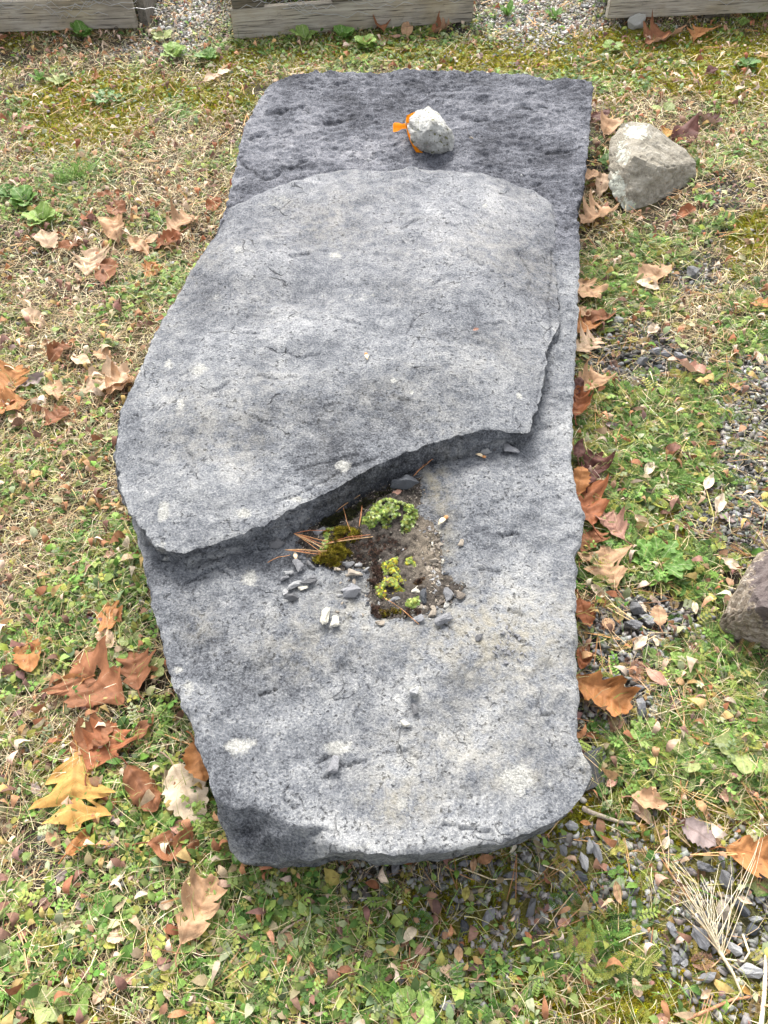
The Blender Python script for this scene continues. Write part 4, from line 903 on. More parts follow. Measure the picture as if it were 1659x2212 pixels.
# ------------------------------------------------------------------ fallen leaves
def prof(kind, t, rs, side):
    if kind == 'o':
        k = rs['k']; ph = (t * k + rs['ph'] * side * .3) % 1.0; tri = 1 - abs(2 * ph - 1)
        env = rs['w'] * (math.sin(math.pi * min(1, t * .94 + .04)) ** .7) * (.75 + .4 * math.sin(math.pi * t))
        return env * (rs['sin'] + (1 - rs['sin']) * (tri ** 1.05)) * (1 + .22 * math.sin(t * 5 + side * 1.7 + rs['ph'] * 9)) * (1 + .05 * math.sin(t * 61 + side))
    if kind == 'c': return rs['w'] * .62 * math.sin(math.pi * t ** .85) ** .75 * (1 + .13 * math.sin(t * 46 + side))
    if kind == 'r': return rs['w'] * .5 * math.sin(math.pi * t ** .9) ** .5
    return rs['w'] * .46 * math.sin(math.pi * t ** .85) ** 1.15
def leaf_mesh(kind, L, curl, seed, wscale=1.0):
    r = random.Random(seed); rs = dict(k=r.choice([2, 3, 3]) + .35, ph=r.uniform(-.4, .4), w=r.uniform(.40, .50) * wscale, sin=r.uniform(.34, .50))
    n = 40 if kind == 'o' else 24 if kind == 'c' else 14; cols = 3; V = []; uv = []
    for i in range(n + 1):
        t = i / n
        row = []
        for s in range(-cols, cols + 1):
            sd_ = -1 if s < 0 else 1; w_ = prof(kind, t, rs, sd_) * abs(s) / cols; sw = .5 if kind == 'o' else .12
            row.append((sd_ * w_ if s else 0, t * .92 + w_ * sw * (1 - .3 * t), 0)); uv.append((.5 + .5 * s / cols * (w_ / .6 + .2), t))
        V += row
    V = np.array(V) * L; m = 2 * cols + 1
    F = np.array([(i * m + j, i * m + j + 1, (i + 1) * m + j + 1, (i + 1) * m + j) for i in range(n) for j in range(m - 1)])
    x, y = V[:, 0].copy(), V[:, 1].copy()
    cx_ = curl * r.uniform(.9, 1.6); R = L * .5 / max(.05, abs(cx_) * 1.6)
    sgn = 1 if curl > 0 else -1
    th = x / R; V[:, 0] = R * np.sin(th); z = sgn * R * (1 - np.cos(th))
    by = r.uniform(-.6, 1.0) * abs(cx_) * 1.0; R2 = L / max(.05, abs(by) * 1.3); th2 = (y - L * .5) / R2
    V[:, 1] = L * .5 + (R2 - z * 0) * np.sin(th2); z2 = np.sign(by if by else 1) * R2 * (1 - np.cos(th2))
    tw = r.uniform(-.5, .5) * abs(cx_)
    V[:, 2] = z + z2 + tw * x * (y / L - .5) * 1.5 + L * (.045 + .045 * abs(cx_)) * fbm(x / L * 5 + seed, y / L * 5, seed * .37, 2) * 1.3
    V[:, 2] -= np.percentile(V[:, 2], 12); V[:, 1] -= L * .5
    uv = np.array(uv)
    # moth holes and torn places: drop a few faces
    if kind == 'o' and r.random() < .3:
        k_ = r.randrange(6, n - 8) * (m - 1) + r.randrange(1, m - 2); F = np.delete(F, [k_, k_ + m - 1, k_ + 2 * (m - 1)], 0)
    me = np_mesh('leaf', V, F, uv=uv, smooth=True); me.materials.append(M_LEAF); 
    return me, V[cols]
def stalk_mesh(L, p0, seed):
    r = random.Random(seed); n = 5; R = .0011 + .004 * L; V = []; F = []
    for i in range(n + 1):
        t = i / n; c_ = np.array([p0[0] + .1 * L * t * t * r.uniform(.5, 1), p0[1] - .26 * L * t, p0[2] + .02 * L * math.sin(t * 3)])
        for q in range(5): V.append(c_ + R * (1 + .5 * (t > .9)) * np.array([math.cos(q * 1.2566), 0, math.sin(q * 1.2566)]))
    for i in range(n):
        for q in range(5): F.append((i * 5 + q, i * 5 + (q + 1) % 5, i * 5 + 5 + (q + 1) % 5, i * 5 + 5 + q))
    me = np_mesh('stalk', np.array(V), np.array(F), uv=np.zeros((len(V), 2)) + .1, smooth=True); me.materials.append(M_LEAF); return me
LC = {'t': (.50, .31, .18), 'p': (.60, .43, .29), 'r': (.31, .115, .05), 'b': (.27, .115, .055), 'd': (.12, .05, .04), 'o': (.44, .20, .075), 'g': (.50, .28, .08), 'm': (.30, .235, .22), 'c': (.68, .55, .41), 'k': (.48, .27, .20), 'y': (.42, .37, .10), 'n': (.17, .25, .06), 'e': (.62, .50, .36)}
LN = {'t': 'tan', 'p': 'pale tan', 'r': 'rust-red', 'b': 'brown', 'd': 'dark maroon', 'o': 'orange-brown', 'g': 'golden', 'm': 'mauve-grey', 'c': 'cream', 'k': 'pinkish', 'y': 'yellow-olive', 'n': 'green', 'e': 'beige'}
LEAVES = [(185,594,210,541,'o','p',.25),(228,614,234,558,'c','b',.2),(316,600,338,570,'o','o',.3),(396,512,322,532,'c','r',.8),(360,502,422,462,'o','t',.5),(313,527,346,498,'s','t',.6),(126,550,184,518,'s','b',.9),(90,503,113,548,'c','p',.5),
(248,438,264,478,'c','b',.7),(234,476,259,528,'c','t',.8),(204,434,254,424,'s','b',1.0),(180,487,200,453,'s','r',.8),(450,460,478,430,'c','r',.6),(280,518,326,550,'s','t',.9),(50,673,102,702,'s','p',.9),(104,782,162,738,'c','b',1.0),(204,760,248,776,'c','t',.5),(154,770,202,792,'s','p',.8),
(-8,864,52,790,'o','o',.35),(48,840,107,810,'s','m',1.1),(62,868,-34,882,'o','o',.5),(174,850,294,806,'o','p',.5),(236,862,284,806,'o','t',.6),(107,820,131,882,'s','t',.9),(100,925,152,882,'o','b',.5),(24,888,47,928,'s','p',.5),(104,958,120,975,'o','r',.5),(335,697,364,678,'s','r',.6),(340,725,356,700,'s','b',.8),(368,645,388,634,'s','r',.5),
(203,1316,268,1342,'o','o',.3),(60,1378,70,1464,'c','o',.8),(264,1520,152,1418,'o','b',.3),(300,1492,290,1404,'o','b',.35),(188,1468,106,1476,'s','o',.6),(148,1618,248,1562,'o','b',.45),(192,1668,250,1552,'o','r',.5),(166,1622,158,1812,'o','g',.3),(214,1362,247,1402,'c','p',.9),(284,1603,342,1543,'s','b',1.1),
(279,1662,347,1764,'c','b',-.9),(377,1656,438,1790,'c','e',.25),(424,1606,452,1712,'c','o',.5),(234,1744,272,1792,'s','m',.6),(143,1853,212,1783,'r','o',1.5),(364,1785,432,1792,'s','k',.6),(322,1826,438,1834,'o','b',.9),(224,1764,246,1698,'c','r',.4),(350,1735,372,1758,'s','d',.9),(176,1336,205,1312,'s','d',.7),
(394,2042,472,1888,'o','t',.7),(404,2046,424,2022,'s','g',.4),(418,2040,436,2012,'s','r',.4),(94,2022,147,1994,'s','c',.9),(30,2102,70,2060,'s','k',.3),(100,2110,138,2100,'s','b',.3),(186,2116,188,2082,'s','k',.2),(199,2172,232,2100,'s','p',.8),(264,2110,312,2118,'s','k',.7),(238,1908,276,1868,'s','c',.7),(-4,2145,40,2122,'r','p',1.3),(455,2072,492,2056,'s','o',.6),(396,1908,436,1896,'s','y',.4),(116,1905,142,1858,'s','m',.4),(30,2200,64,2140,'s','k',.6),(65,1690,86,1720,'s','m',.5),(100,1790,130,1835,'s','t',.6),(20,1850,52,1830,'s','m',.4),(100,1560,70,1590,'s','b',.6),(98,1660,110,1630,'s','d',.6),
(1248,602,1292,656,'o','t',.35),(1248,668,1274,688,'o','t',.4),(1254,692,1342,678,'s','b',1.0),(1246,722,1287,693,'o','o',.6),(1244,758,1298,732,'o','p',.3),(1248,852,1304,806,'o','t',.8),(1238,868,1250,826,'s','d',.6),(1238,918,1252,850,'o','r',.7),(1374,608,1456,578,'c','t',.4),(1370,606,1432,630,'s','c',.7),(1398,726,1422,700,'s','c',.9),(1465,783,1522,822,'r','k',1.3),
(1240,1012,1252,962,'s','d',.8),(1266,1054,1292,980,'o','d',.8),(1242,1080,1252,1020,'c','o',.6),(1440,988,1462,955,'s','b',.8),(1488,975,1516,998,'s','c',.9),(1394,1030,1410,994,'s','c',1.0),(1394,922,1422,908,'s','c',.6),(1478,950,1488,920,'s','c',.7),(1256,962,1272,932,'s','c',.7),(1526,958,1556,950,'s','r',.9),(1618,654,1674,668,'o','o',.5),(1628,758,1650,788,'s','c',.4),(1528,778,1550,784,'s','k',.6),(1428,1014,1448,1050,'s','c',.9),(1524,1056,1542,1020,'s','c',.8),(1318,940,1330,908,'s','t',.5),
(1272,1150,1248,1034,'o','r',.7),(1256,1196,1290,1146,'o','b',.5),(1346,1170,1292,1112,'o','k',.5),(1330,1270,1298,1176,'o','t',.15),(1308,1222,1342,1200,'s','t',.5),(1250,1296,1274,1364,'c','r',.6),(1276,1262,1310,1292,'r','c',1.2),(1336,1186,1360,1164,'s','c',.7),(1425,1354,1420,1302,'c','t',.15),(1306,1330,1328,1362,'c','t',.3),(1402,1180,1450,1166,'c','r',.6),(1364,1118,1412,1148,'s','p',.7),
(1244,1462,1366,1548,'o','o',.9),(1250,1452,1270,1410,'o','r',.8),(1246,1420,1280,1386,'s','r',.7),(1393,1443,1444,1492,'s','k',.4),(1488,1570,1544,1614,'c','o',.7),(1360,1590,1392,1608,'s','o',.8),(1552,1206,1612,1232,'s','c',.9),(1620,1540,1640,1562,'s','c',.8),(1544,1108,1564,1062,'s','c',.9),(1548,1110,1602,1120,'s','m',.7),(1512,1120,1536,1110,'s','y',.2),(1385,1300,1400,1322,'s','c',.4),(1500,1478,1544,1488,'s','k',.4),(1370,1402,1402,1368,'s','c',.9),(1414,1372,1424,1398,'s','c',.6),
(1358,1730,1448,1740,'c','t',.8),(1362,1738,1416,1784,'r','p',1.2),(1362,1790,1408,1784,'s','g',.1),(1466,1776,1554,1832,'c','m',.3),(1566,1832,1690,1866,'o','o',.5),(1432,1836,1446,1802,'s','c',1.0),(1318,1842,1352,1830,'s','y',.3),(1310,1698,1340,1676,'s','k',.9),(1254,1778,1274,1784,'s','o',.2),(896,2060,938,2034,'s','k',.4),(858,2088,914,2080,'s','b',.3),(1176,2064,1184,2020,'s','k',.3),(988,2082,992,2036,'s','t',.3),(1002,1952,1008,1912,'s','y',.3),(1004,1966,1030,1966,'s','n',.2),(1156,2060,1176,2042,'s','k',.4),(1214,2126,1234,2102,'s','t',.5),(1204,1996,1238,1984,'s','k',.5),(1102,2204,1118,2168,'r','k',1.0),(1414,2212,1456,2190,'s','k',.5),(1518,2156,1542,2134,'s','p',.7),(1606,2126,1634,2150,'s','g',.5),(862,1866,902,1858,'c','r',.3),(1020,1890,1024,1850,'s','t',.9),(1598,1934,1634,1952,'s','c',.9),(1118,2110,1130,2136,'s','o',.3),
(4,92,18,76,'s','b',.8),(190,168,220,162,'o','o',.4),(36,158,64,154,'s','c',.6),(440,180,480,160,'s','p',.6),(468,166,502,148,'s','e',.6),(822,68,818,32,'c','b',.9),(878,80,880,52,'s','t',.9),(932,72,968,54,'o','b',.8),(844,86,870,76,'s','k',.9),(1396,96,1452,68,'o','b',.4),(1500,84,1520,62,'o','o',.3),(1448,164,1476,174,'s','c',.8),(1522,166,1552,150,'s','d',.9),(1586,204,1608,190,'s','c',.7),(1350,180,1370,186,'s','c',.8),(1278,262,1318,246,'c','d',.8),(1300,298,1324,256,'c','t',.8),(1436,302,1446,284,'o','g',.5),(1456,318,1504,268,'s','d',.8),(1498,248,1566,268,'c','d',1.0),(1262,404,1288,382,'c','t',.6),(1296,424,1302,380,'s','p',1.0),(1254,492,1314,448,'o','t',.6),(1462,474,1506,452,'s','r',.9),(1452,490,1484,484,'s','c',.8),(1438,432,1460,424,'s','o',.5),(36,290,84,276,'s','k',.9),(770,100,800,90,'o','o',.6),(1180,430,0,0,'','',0)]
LEAVES = [l for l in LEAVES if l[4]]
KN = {'o': 'lobed oak leaf', 'c': 'scalloped leaf', 's': 'small leaf', 'r': 'rolled-up leaf'}
ORD = ['farthest', 'second farthest', 'third farthest', 'fourth farthest', 'fifth farthest', 'sixth farthest', 'seventh farthest', 'eighth farthest', 'ninth farthest', 'tenth farthest', 'eleventh farthest', 'twelfth farthest']
desc = []
for i, (x1, y1, x2, y2, kd, cl, cu) in enumerate(LEAVES):
    form = 'flat ' if abs(cu) < .35 else 'tightly curled ' if abs(cu) > .85 and kd != 'r' else 'curled ' if abs(cu) > .6 and kd != 'r' else ''
    desc.append((f'{form}{LN[cl]} {KN[kd]}', where((x1 + x2) / 2, (y1 + y2) / 2), (y1 + y2) / 2))
def lab_of(i):
    d, w_, yy = desc[i]; same = sorted([k for k in range(len(desc)) if desc[k][0] == d and desc[k][1] == w_], key=lambda k: desc[k][2])
    return f'{d} {w_}' if len(same) == 1 else f'{ORD[same.index(i)]} {d} {w_}'
OAKS = {}
for i, (x1, y1, x2, y2, kd, cl, cu) in enumerate(LEAVES):
    a_ = P3(x1, y1, .02); b_ = P3(x2, y2, .02); L = max(.022, (b_ - a_).length)
    if L > .26: L = .26
    c_ = (a_ + b_) / 2; ang = math.atan2(b_.y - a_.y, b_.x - a_.x) - math.pi / 2
    me, p0 = leaf_mesh(kd, L, cu, 500 + i, 1.1 if kd in 'sc' else 1.15)
    nm = {'o': 'oak_leaf', 'c': 'scalloped_leaf', 's': 'small_leaf', 'r': 'rolled_leaf'}[kd]
    rd = random.Random(900 + i); tl = .22 if kd != 'o' else .16
    gzz = float(ground_z(c_.x, c_.y)); lo = nearest(BASE, np.array([c_.x]), np.array([c_.y]))[0][0]
    z = gzz + (.014 if L < .06 else .023) + (.02 if lo < .05 else 0)
    o = link(nm, me, None, None, (c_.x, c_.y, z)); o.rotation_euler = Euler((rd.uniform(-tl, tl) + (.08 if c_.y > 2.5 else 0), rd.uniform(-tl, tl), ang))
    k = rd.uniform(.88, 1.1); o.color = (LC[cl][0] * k, LC[cl][1] * k, LC[cl][2] * k, 1)
    tag(o, lab_of(i), 'leaf', {'o': 'fallen oak leaves', 'c': 'fallen scalloped leaves', 's': 'small fallen leaves', 'r': 'rolled fallen leaves'}[kd])
    if L > .06:
        s_o = link('stalk', stalk_mesh(L, p0, i), None, o); s_o.color = (LC[cl][0] * .7, LC[cl][1] * .6, LC[cl][2] * .6, 1)
    OAKS[i] = o
tmp = [leaf_mesh(k, .04, c, 1500 + i, 1.15)[0] for i, (k, c) in enumerate([('s', .9), ('s', .6), ('c', .8), ('s', 1.2), ('c', .4), ('r', 1.2), ('s', .3), ('o', .6)])]
P = sample(115, lambda m, g, gr, s: .4 + 0 * s, .5)
for x, y in P:
    o = link('small_leaf', random.choice(tmp), None, None, (x, y, float(ground_z(x, y)) + .016)); sc = random.uniform(.55, 1.15); o.scale = (sc, sc, sc)
    o.rotation_euler = (random.uniform(-.35, .35), random.uniform(-.35, .35), random.uniform(0, 6.28)); LK = random.choice('ppccktbmt'); c_ = LC[LK]; o.color = (*c_, 1); pq = toP(x, y)
    tag(o, ('large ' if sc > .95 else 'small ' if sc > .75 else 'tiny ') + 'loose ' + LN[LK] + ' leaf bit ' + where(float(pq[0]), float(pq[1])), 'leaf', 'small curled dead leaves scattered in the grass')

# ------------------------------------------------------------------ weeds with leaves big enough to see
def weed_leaf(kind, seed):
    r = random.Random(seed); n = 28 if kind == 'lobed' else 12; V = []; uv = []
    for i in range(n + 1):
        t = i / n
        for s in (-2, -1, 0, 1, 2):
            if kind == 'round': w_ = .42 * math.sin(math.pi * min(1, max(0, (t - .22) / .78)) ** .8) ** .6 if t > .22 else .02
            elif kind == 'lobed': w_ = (.21 * math.sin(math.pi * t ** 1.6) ** .8) * (.35 + .65 * abs(math.sin(t * 13)) ** .8) + .015
            else: w_ = .17 * math.sin(math.pi * t ** 1.2) ** .8 + .012
            x = w_ * s / 2; V.append((x, t, .10 * math.sin(t * 2.6) + .12 * abs(x) + .02 * math.sin(t * 20 + s * 2) * abs(s))); uv.append((.5 + .25 * s, t))
    F = np.array([(i * 5 + j, i * 5 + j + 1, i * 5 + 6 + j, i * 5 + 5 + j) for i in range(n) for j in range(4)])
    me = np_mesh('leaf', np.array(V), F, uv=np.array(uv), smooth=True); me.materials.append(M_WLEAF); return me
def mat_wleaf():
    s = NT('weed_leaf'); oc = s.n('ObjectInfo'); uv = s.n('TexCoord').outputs['UV']; sep = s.n('SeparateXYZ', {'Vector': uv}); u = s.math('ABSOLUTE', s.math('SUBTRACT', sep.outputs[0], .5))
    rib = s.mr(u, .05, .015); n1 = s.noise(7, 4, .6, s.co()); x = s.n('VectorMath', operation='SCALE'); s.set(x.inputs[0], oc.outputs['Color']); s.set(x.inputs['Scale'], s.mr(n1, .3, .7, .7, 1.3))
    c = s.mix(s.mr(n1, .55, .7, 0, .5), x.outputs[0], (.36, .36, .16)); c = s.mix(s.math('MULTIPLY', rib, .5), c, (.42, .46, .26)); s.out(c, s.bump(n1, .3, .01), .5)
    tr = s.n('BsdfTranslucent', {'Color': c}); mx = s.n('MixShader'); mx.inputs[0].default_value = .25; s.set(mx.inputs[1], s.b.outputs[0]); s.set(mx.inputs[2], tr.outputs[0]); s.set(s.t.nodes['Material Output'].inputs['Surface'], mx.outputs[0]); return s.m
M_WLEAF = mat_wleaf(); WL = {k: [weed_leaf(k, i) for i in range(2)] for k in ('round', 'lobed', 'lance')}
G1, G2, G3, G4 = (.13, .26, .05), (.22, .33, .08), (.09, .19, .045), (.30, .35, .13)
for x, y, r_, n, kd, cl, tl, lab in [
 (1420,1225,68,17,'lobed',G1,.25,'large bright green rosette with toothed leaves between the slab and the brown rock'),(1640,1895,46,8,'round',G4,.12,'flat pale green rosette at the right edge of the lower gravel'),(890,2180,56,9,'round',G2,.3,'bright lettuce-like weed at the bottom of the view'),
 (1490,1640,50,7,'round',G4,.2,'pale yellowish round-leaved weed right of the slab\'s near end'),(1590,1625,60,7,'round',G4,.15,'broad pale weed with three round leaves farther right of the slab\'s near end'),(1390,1590,50,8,'lobed',G2,.25,'light green toothed weed beside the curled orange leaf'),(1470,1450,40,9,'round',G2,.3,'dense light green rosette below the moss lump'),
 (20,1945,46,6,'round',G2,.25,'broad-leaved green weed at the left edge near the bottom'),(15,2080,44,6,'round',G4,.25,'pale green broad-leaved weed at the lower left edge'),(110,2170,50,6,'round',G4,.3,'mottled pale weed at the lower left corner'),(170,2165,40,6,'round',G2,.3,'green oval-leaved weed beside the mottled pale one'),
 (505,2005,34,4,'round',G1,.3,'round shiny green leaves in the middle of the lower weeds'),(370,1905,36,4,'lobed',G2,.3,'jagged green leaf below the brown twisted leaf'),(390,2060,40,4,'lance',G2,.2,'light green lance leaves by the orange and red bits'),(205,2020,50,4,'lance',G1,.3,'long upright green leaf at lower left'),(285,2045,46,4,'lance',G2,.15,'flat light green lance leaf at lower left'),
 (225,1955,36,5,'round',G1,.3,'pair of green leaves above the long upright leaf'),(540,2030,26,7,'lobed',G3,.3,'dark green cinquefoil weed right of the shiny leaves'),(435,2080,24,5,'lobed',G3,.3,'dark cinquefoil weed left of the tan sliver'),(600,1985,30,4,'round',G3,.2,'dark oval leaves right in front of the slab\'s left corner'),(650,1980,26,3,'lance',G2,.2,'single light lance leaf right in front of the slab'),
 (250,1432,34,4,'round',G2,.3,'light green pointed leaf above the brown oak leaf'),(330,1325,28,6,'lobed',G1,.3,'cinquefoil weed beside the small orange oak leaf'),(290,1395,30,5,'round',G4,.25,'pale round leaves near the curled pale leaf'),(340,1450,30,5,'round',G4,.2,'pale round weed against the slab\'s left edge'),(60,1440,22,3,'lance',G1,.3,'small green leaf left of the orange-brown leaf'),
 (100,1295,34,5,'lance',G4,.3,'sage lance-leaved weed in the dry grass'),(350,1255,28,5,'round',G3,.3,'greyish green leaves left of the slab\'s break'),(240,760,30,4,'round',G2,.5,'pair of upright round leaves left of the slab\'s widest part'),(245,950,26,6,'round',G4,.3,'pale clover-like weed in the dry grass'),(215,905,24,4,'round',G2,.4,'light green leaf right of the brown oak leaf'),
 (90,180,28,7,'lance',G1,.5,'green lance-leaved weed in the far left grass'),(130,185,30,7,'lance',G4,.3,'sage rosette in the far left grass'),(60,450,44,9,'round',G1,.4,'clump of bright green leaves at upper left'),(95,490,44,8,'round',G2,.4,'second clump of bright green leaves, nearest the grass tuft'),(25,430,30,7,'round',G3,.4,'dark green leafy clump at the left edge, upper part'),(230,225,40,9,'lobed',G3,.2,'flat grey-green thistle-like rosette in the far left grass'),
 (182,88,34,8,'round',G1,.5,'bright green weed at the foot of the left pallet'),(380,128,34,8,'round',G2,.4,'yellow-green weed in the gravel near the left pallet'),(450,132,30,8,'round',G1,.4,'green weed right of the yellow-green weed near the gravel'),(352,90,28,6,'round',G4,.3,'pale round weed beside the row of pebbles'),(660,95,36,8,'round',G2,.5,'bright weed at the left foot of the middle pallet'),(740,90,34,8,'round',G1,.5,'green weed against the middle pallet'),(790,110,34,8,'round',G2,.4,'light weed below the standing brown leaf'),(845,45,26,6,'round',G1,.7,'green sprig against the face of the middle pallet'),(955,48,26,5,'round',G2,.6,'green leaf above the brown oak leaf at the middle pallet'),
 (1095,42,30,9,'lance',G1,.5,'green weed in the left of the gravel between the pallets'),(1198,45,30,9,'lance',G1,.5,'green weed in the middle of the gravel between the pallets'),(1600,62,22,4,'round',G2,.7,'upright yellow-green leaf in front of the right pallet'),(1320,115,26,6,'round',G2,.3,'yellow-green weed left of the brown oak leaf at the right pallet'),(1610,150,30,9,'round',G3,.3,'dark green clover clump at upper right'),
 (1432,250,34,4,'round',G4,.2,'pale green leaves just behind the tan boulder'),(1502,372,26,3,'lance',G1,.8,'upright green leaf at the right corner of the tan boulder'),(1310,365,34,4,'round',G3,.3,'dark green leaf in the gap between the slab and the tan boulder'),(1520,445,26,7,'round',G1,.3,'green clover clump below the tan boulder'),(1470,750,22,4,'round',G4,.3,'sage leaf above the dark gravel'),
 (1370,1000,38,7,'lance',G1,.3,'green lance-leaved weed right of the slab'),(1290,835,22,3,'round',G2,.3,'single round green leaf below the dark gravel'),(1330,1890,22,4,'round',G1,.4,'small green sprout in front of the slab\'s right part'),(1297,1712,20,8,'round',G3,.4,'small dark green sprig at the slab\'s lower right corner'),(972,1878,16,4,'lobed',G3,.3,'tiny green cinquefoil under the front edge of the slab')]:
    c_ = P3(x, y, 0); R = r_ * m_per_px(x, y, 0); rt = empty('weed_plant', (c_.x, c_.y, float(ground_z(c_.x, c_.y)) + .004)); tag(rt, lab, 'weed', 'broad-leaved weeds in the grass')
    rd = random.Random(int(x * 7 + y)); a0 = rd.uniform(0, 6.28)
    for i in range(n):
        o = link('leaf', rd.choice(WL[kd]), None, rt, (0, 0, .002 + .002 * (i % 4))); s = R * rd.uniform(.75, 1.1); o.scale = (s * rd.uniform(.8, 1.1), s, s)
        o.rotation_euler = Euler((tl * rd.uniform(.6, 1.8), rd.uniform(-.25, .25), a0 + i * 2.399 if n > 4 else a0 + i * 1.9)); k = rd.uniform(.75, 1.2); o.color = (cl[0] * k, cl[1] * k, cl[2] * k, 1)
# grass tuft at upper left
def blade_mesh(seed, n, L, spread, cols, wid=.0016, droop=.5):
    r = np.random.default_rng(seed); Vs, Fs, Cs = [], [], []; k = 0
    for i in range(n):
        a_ = r.uniform(0, 6.28); l = L * r.uniform(.5, 1); tl = r.uniform(.1, spread); c_ = np.array(cols[r.integers(len(cols))]) * r.uniform(.8, 1.2); ox, oy = r.normal(0, L * .12, 2)
        dx, dy = math.cos(a_), math.sin(a_); sg = 5
        for j in range(sg + 1):
            t = j / sg; h = math.sin(tl) * l * t * (1 + droop * t); zz = math.cos(tl) * l * (t - .5 * droop * t * t); w_ = wid * (1 - .9 * t)
            Vs += [(ox + dx * h - dy * w_, oy + dy * h + dx * w_, zz), (ox + dx * h + dy * w_, oy + dy * h - dx * w_, zz)]; Cs += [c_, c_]
        for j in range(sg): Fs.append((k + 2 * j, k + 2 * j + 1, k + 2 * j + 3, k + 2 * j + 2))
        k += 2 * (sg + 1)
    return np_mesh('blades', np.array(Vs), np.array(Fs), col=np.clip(np.array(Cs), 0, 1))
for x, y, n, L, lab in [(178,392,150,.13,'bright green grass tuft left of the slab\'s far end'),(140,408,90,.10,'smaller green grass tuft joined to the bright tuft'),(1330,640,60,.06,'soft green tuft beside the slab\'s right edge'),(930,1470,0,0,'')]:
    if n:
        c_ = P3(x, y, 0); o = link('grass_tuft', blade_mesh(int(x), n, L, 1.2, GREEN[:3]), M_VEG, None, (c_.x, c_.y, float(ground_z(c_.x, c_.y)))); tag(o, lab, 'grass tuft', 'grass tufts')
o = link('feathery_weed', blade_mesh(77, 90, .2, .9, [(.22, .34, .08), (.3, .4, .12)], .0022), M_VEG, None, P3(1632, 36, 0)); tag(o, 'light green feathery weed standing before the right pallet', 'weed')

# ------------------------------------------------------------------ moss and soil on the slab
def slab_patch(polyP, res, hgt, name, mat, colf, seed):
    poly = refine(orient_ccw(np.array([W(x, y, .19) for x, y in polyP])), .005, .010, 55, seed)
    x0_, y0_ = poly.min(0); x1_, y1_ = poly.max(0); X, Y = np.meshgrid(np.arange(x0_, x1_, res), np.arange(y0_, y1_, res)); keep = inside(poly, X[:-1, :-1] + res / 2, Y[:-1, :-1] + res / 2)
    idx = np.arange(X.size).reshape(X.shape); q = np.stack([idx[:-1, :-1], idx[:-1, 1:], idx[1:, 1:], idx[1:, :-1]], -1)[keep]; us = np.unique(q); rm = np.full(X.size, -1); rm[us] = np.arange(len(us)); q = rm[q]
    x, y = X.ravel()[us], Y.ravel()[us]; d, _, _ = nearest(poly, x, y); z = base_top(x, y) - .001 + hgt * sstep(0, .06, d) * (1 + .9 * fbm(x * 60, y * 60, seed, 3)) + .0016 * sstep(0, .01, d)
    return np_mesh(name, np.stack([x, y, z], 1), q, col=colf(x, y), smooth=True), poly
soilP = [(640,1165),(700,1120),(780,1080),(850,1040),(905,1035),(918,1070),(905,1110),(935,1130),(955,1160),(962,1200),(958,1240),(985,1260),(1008,1275),(1000,1300),(960,1320),(930,1342),(880,1345),(830,1352),(800,1330),(790,1290),(795,1240),(770,1235),(730,1245),(700,1235),(660,1215),(650,1190)]
me, sp_ = slab_patch(soilP, .003, .007, 'soil', None, lambda x, y: np.array([.045, .038, .032])[None] * (1 + .8 * np.clip(fbm(x * 130, y * 130, 3., 4), -.8, 1.4))[:, None] + np.array([.085, .07, .05])[None] * np.exp(-(((toP(x, y, .2)[0] - 925) / 45) ** 2 + ((toP(x, y, .2)[1] - 1180) / 75) ** 2))[:, None], 3.)
M_SOIL = mat_col('dark_crumbly_soil', .95, 0, .6, 300)
o = link('soil', me, M_SOIL); tag(o, 'patch of dark crumbly soil on the slab under the moss', None, kind='stuff')
q = RNG.uniform(sp_.min(0), sp_.max(0), (9000, 2)); q = q[inside(sp_, q[:, 0], q[:, 1])][:2600]; packs = []
for i in range(5):
    p = q[i::5]; n = len(p); zz = base_top(p[:, 0], p[:, 1]) + .004; p = np.column_stack([p, zz]); sc_ = .002 + .006 * U(size=n) ** 2
    packs.append(scatter('', tpl[i][0], tpl[i][1], p, sc_, U(0, 6.28, n), (U(-.6, .6, n), U(-.6, .6, n)), pal(n, [(.16, .14, .12), (.09, .075, .06), (.26, .23, .19), (.06, .05, .045), (.20, .17, .13)], .25), None, zoff=U(0, .004, n)))
o = join('grit', packs, M_GRAV); tag(o, 'fine grit mixed into the soil patch on the slab', None, kind='stuff')
def moss_clump(polyP, n, smin, smax, cols, tplm, lab, name='moss_clump', hh=.010):
    poly = orient_ccw(np.array([W(x, y, .20) for x, y in polyP])); lo, hi = poly.min(0), poly.max(0); pts = []
    while len(pts) < n:
        q = RNG.uniform(lo, hi, (n * 3, 2)); q = q[inside(poly, q[:, 0], q[:, 1])]; dn = fbm(q[:, 0] * 45, q[:, 1] * 45, 5., 2); q = q[dn > -.2]; pts += list(q)
    p = np.array(pts[:n]); d, _, _ = nearest(poly, p[:, 0], p[:, 1]); z = base_top(p[:, 0], p[:, 1]) + .003 + hh * sstep(0, .018, d) * (1 + .5 * fbm(p[:, 0] * 60, p[:, 1] * 60, 9., 2))
    p = np.column_stack([p, z]); c_ = p.mean(0); loc = Vector((c_[0], c_[1], c_[2])); p = p - c_
    V, F, c = scatter('', tplm[0], tplm[1], p, U(smin, smax, n), U(0, 6.28, n), (U(-.5, .5, n), U(-.5, .5, n)), pal(n, cols, .3), None)
    o = link(name, np_mesh(name, V, F, col=np.clip(c, 0, 1)), M_MOSS, None, loc); tag(o, lab, 'moss', 'moss clumps on the slab'); return o
TM = (mv, mf)
def qp(L): return [q6(x, y) for x, y in L]
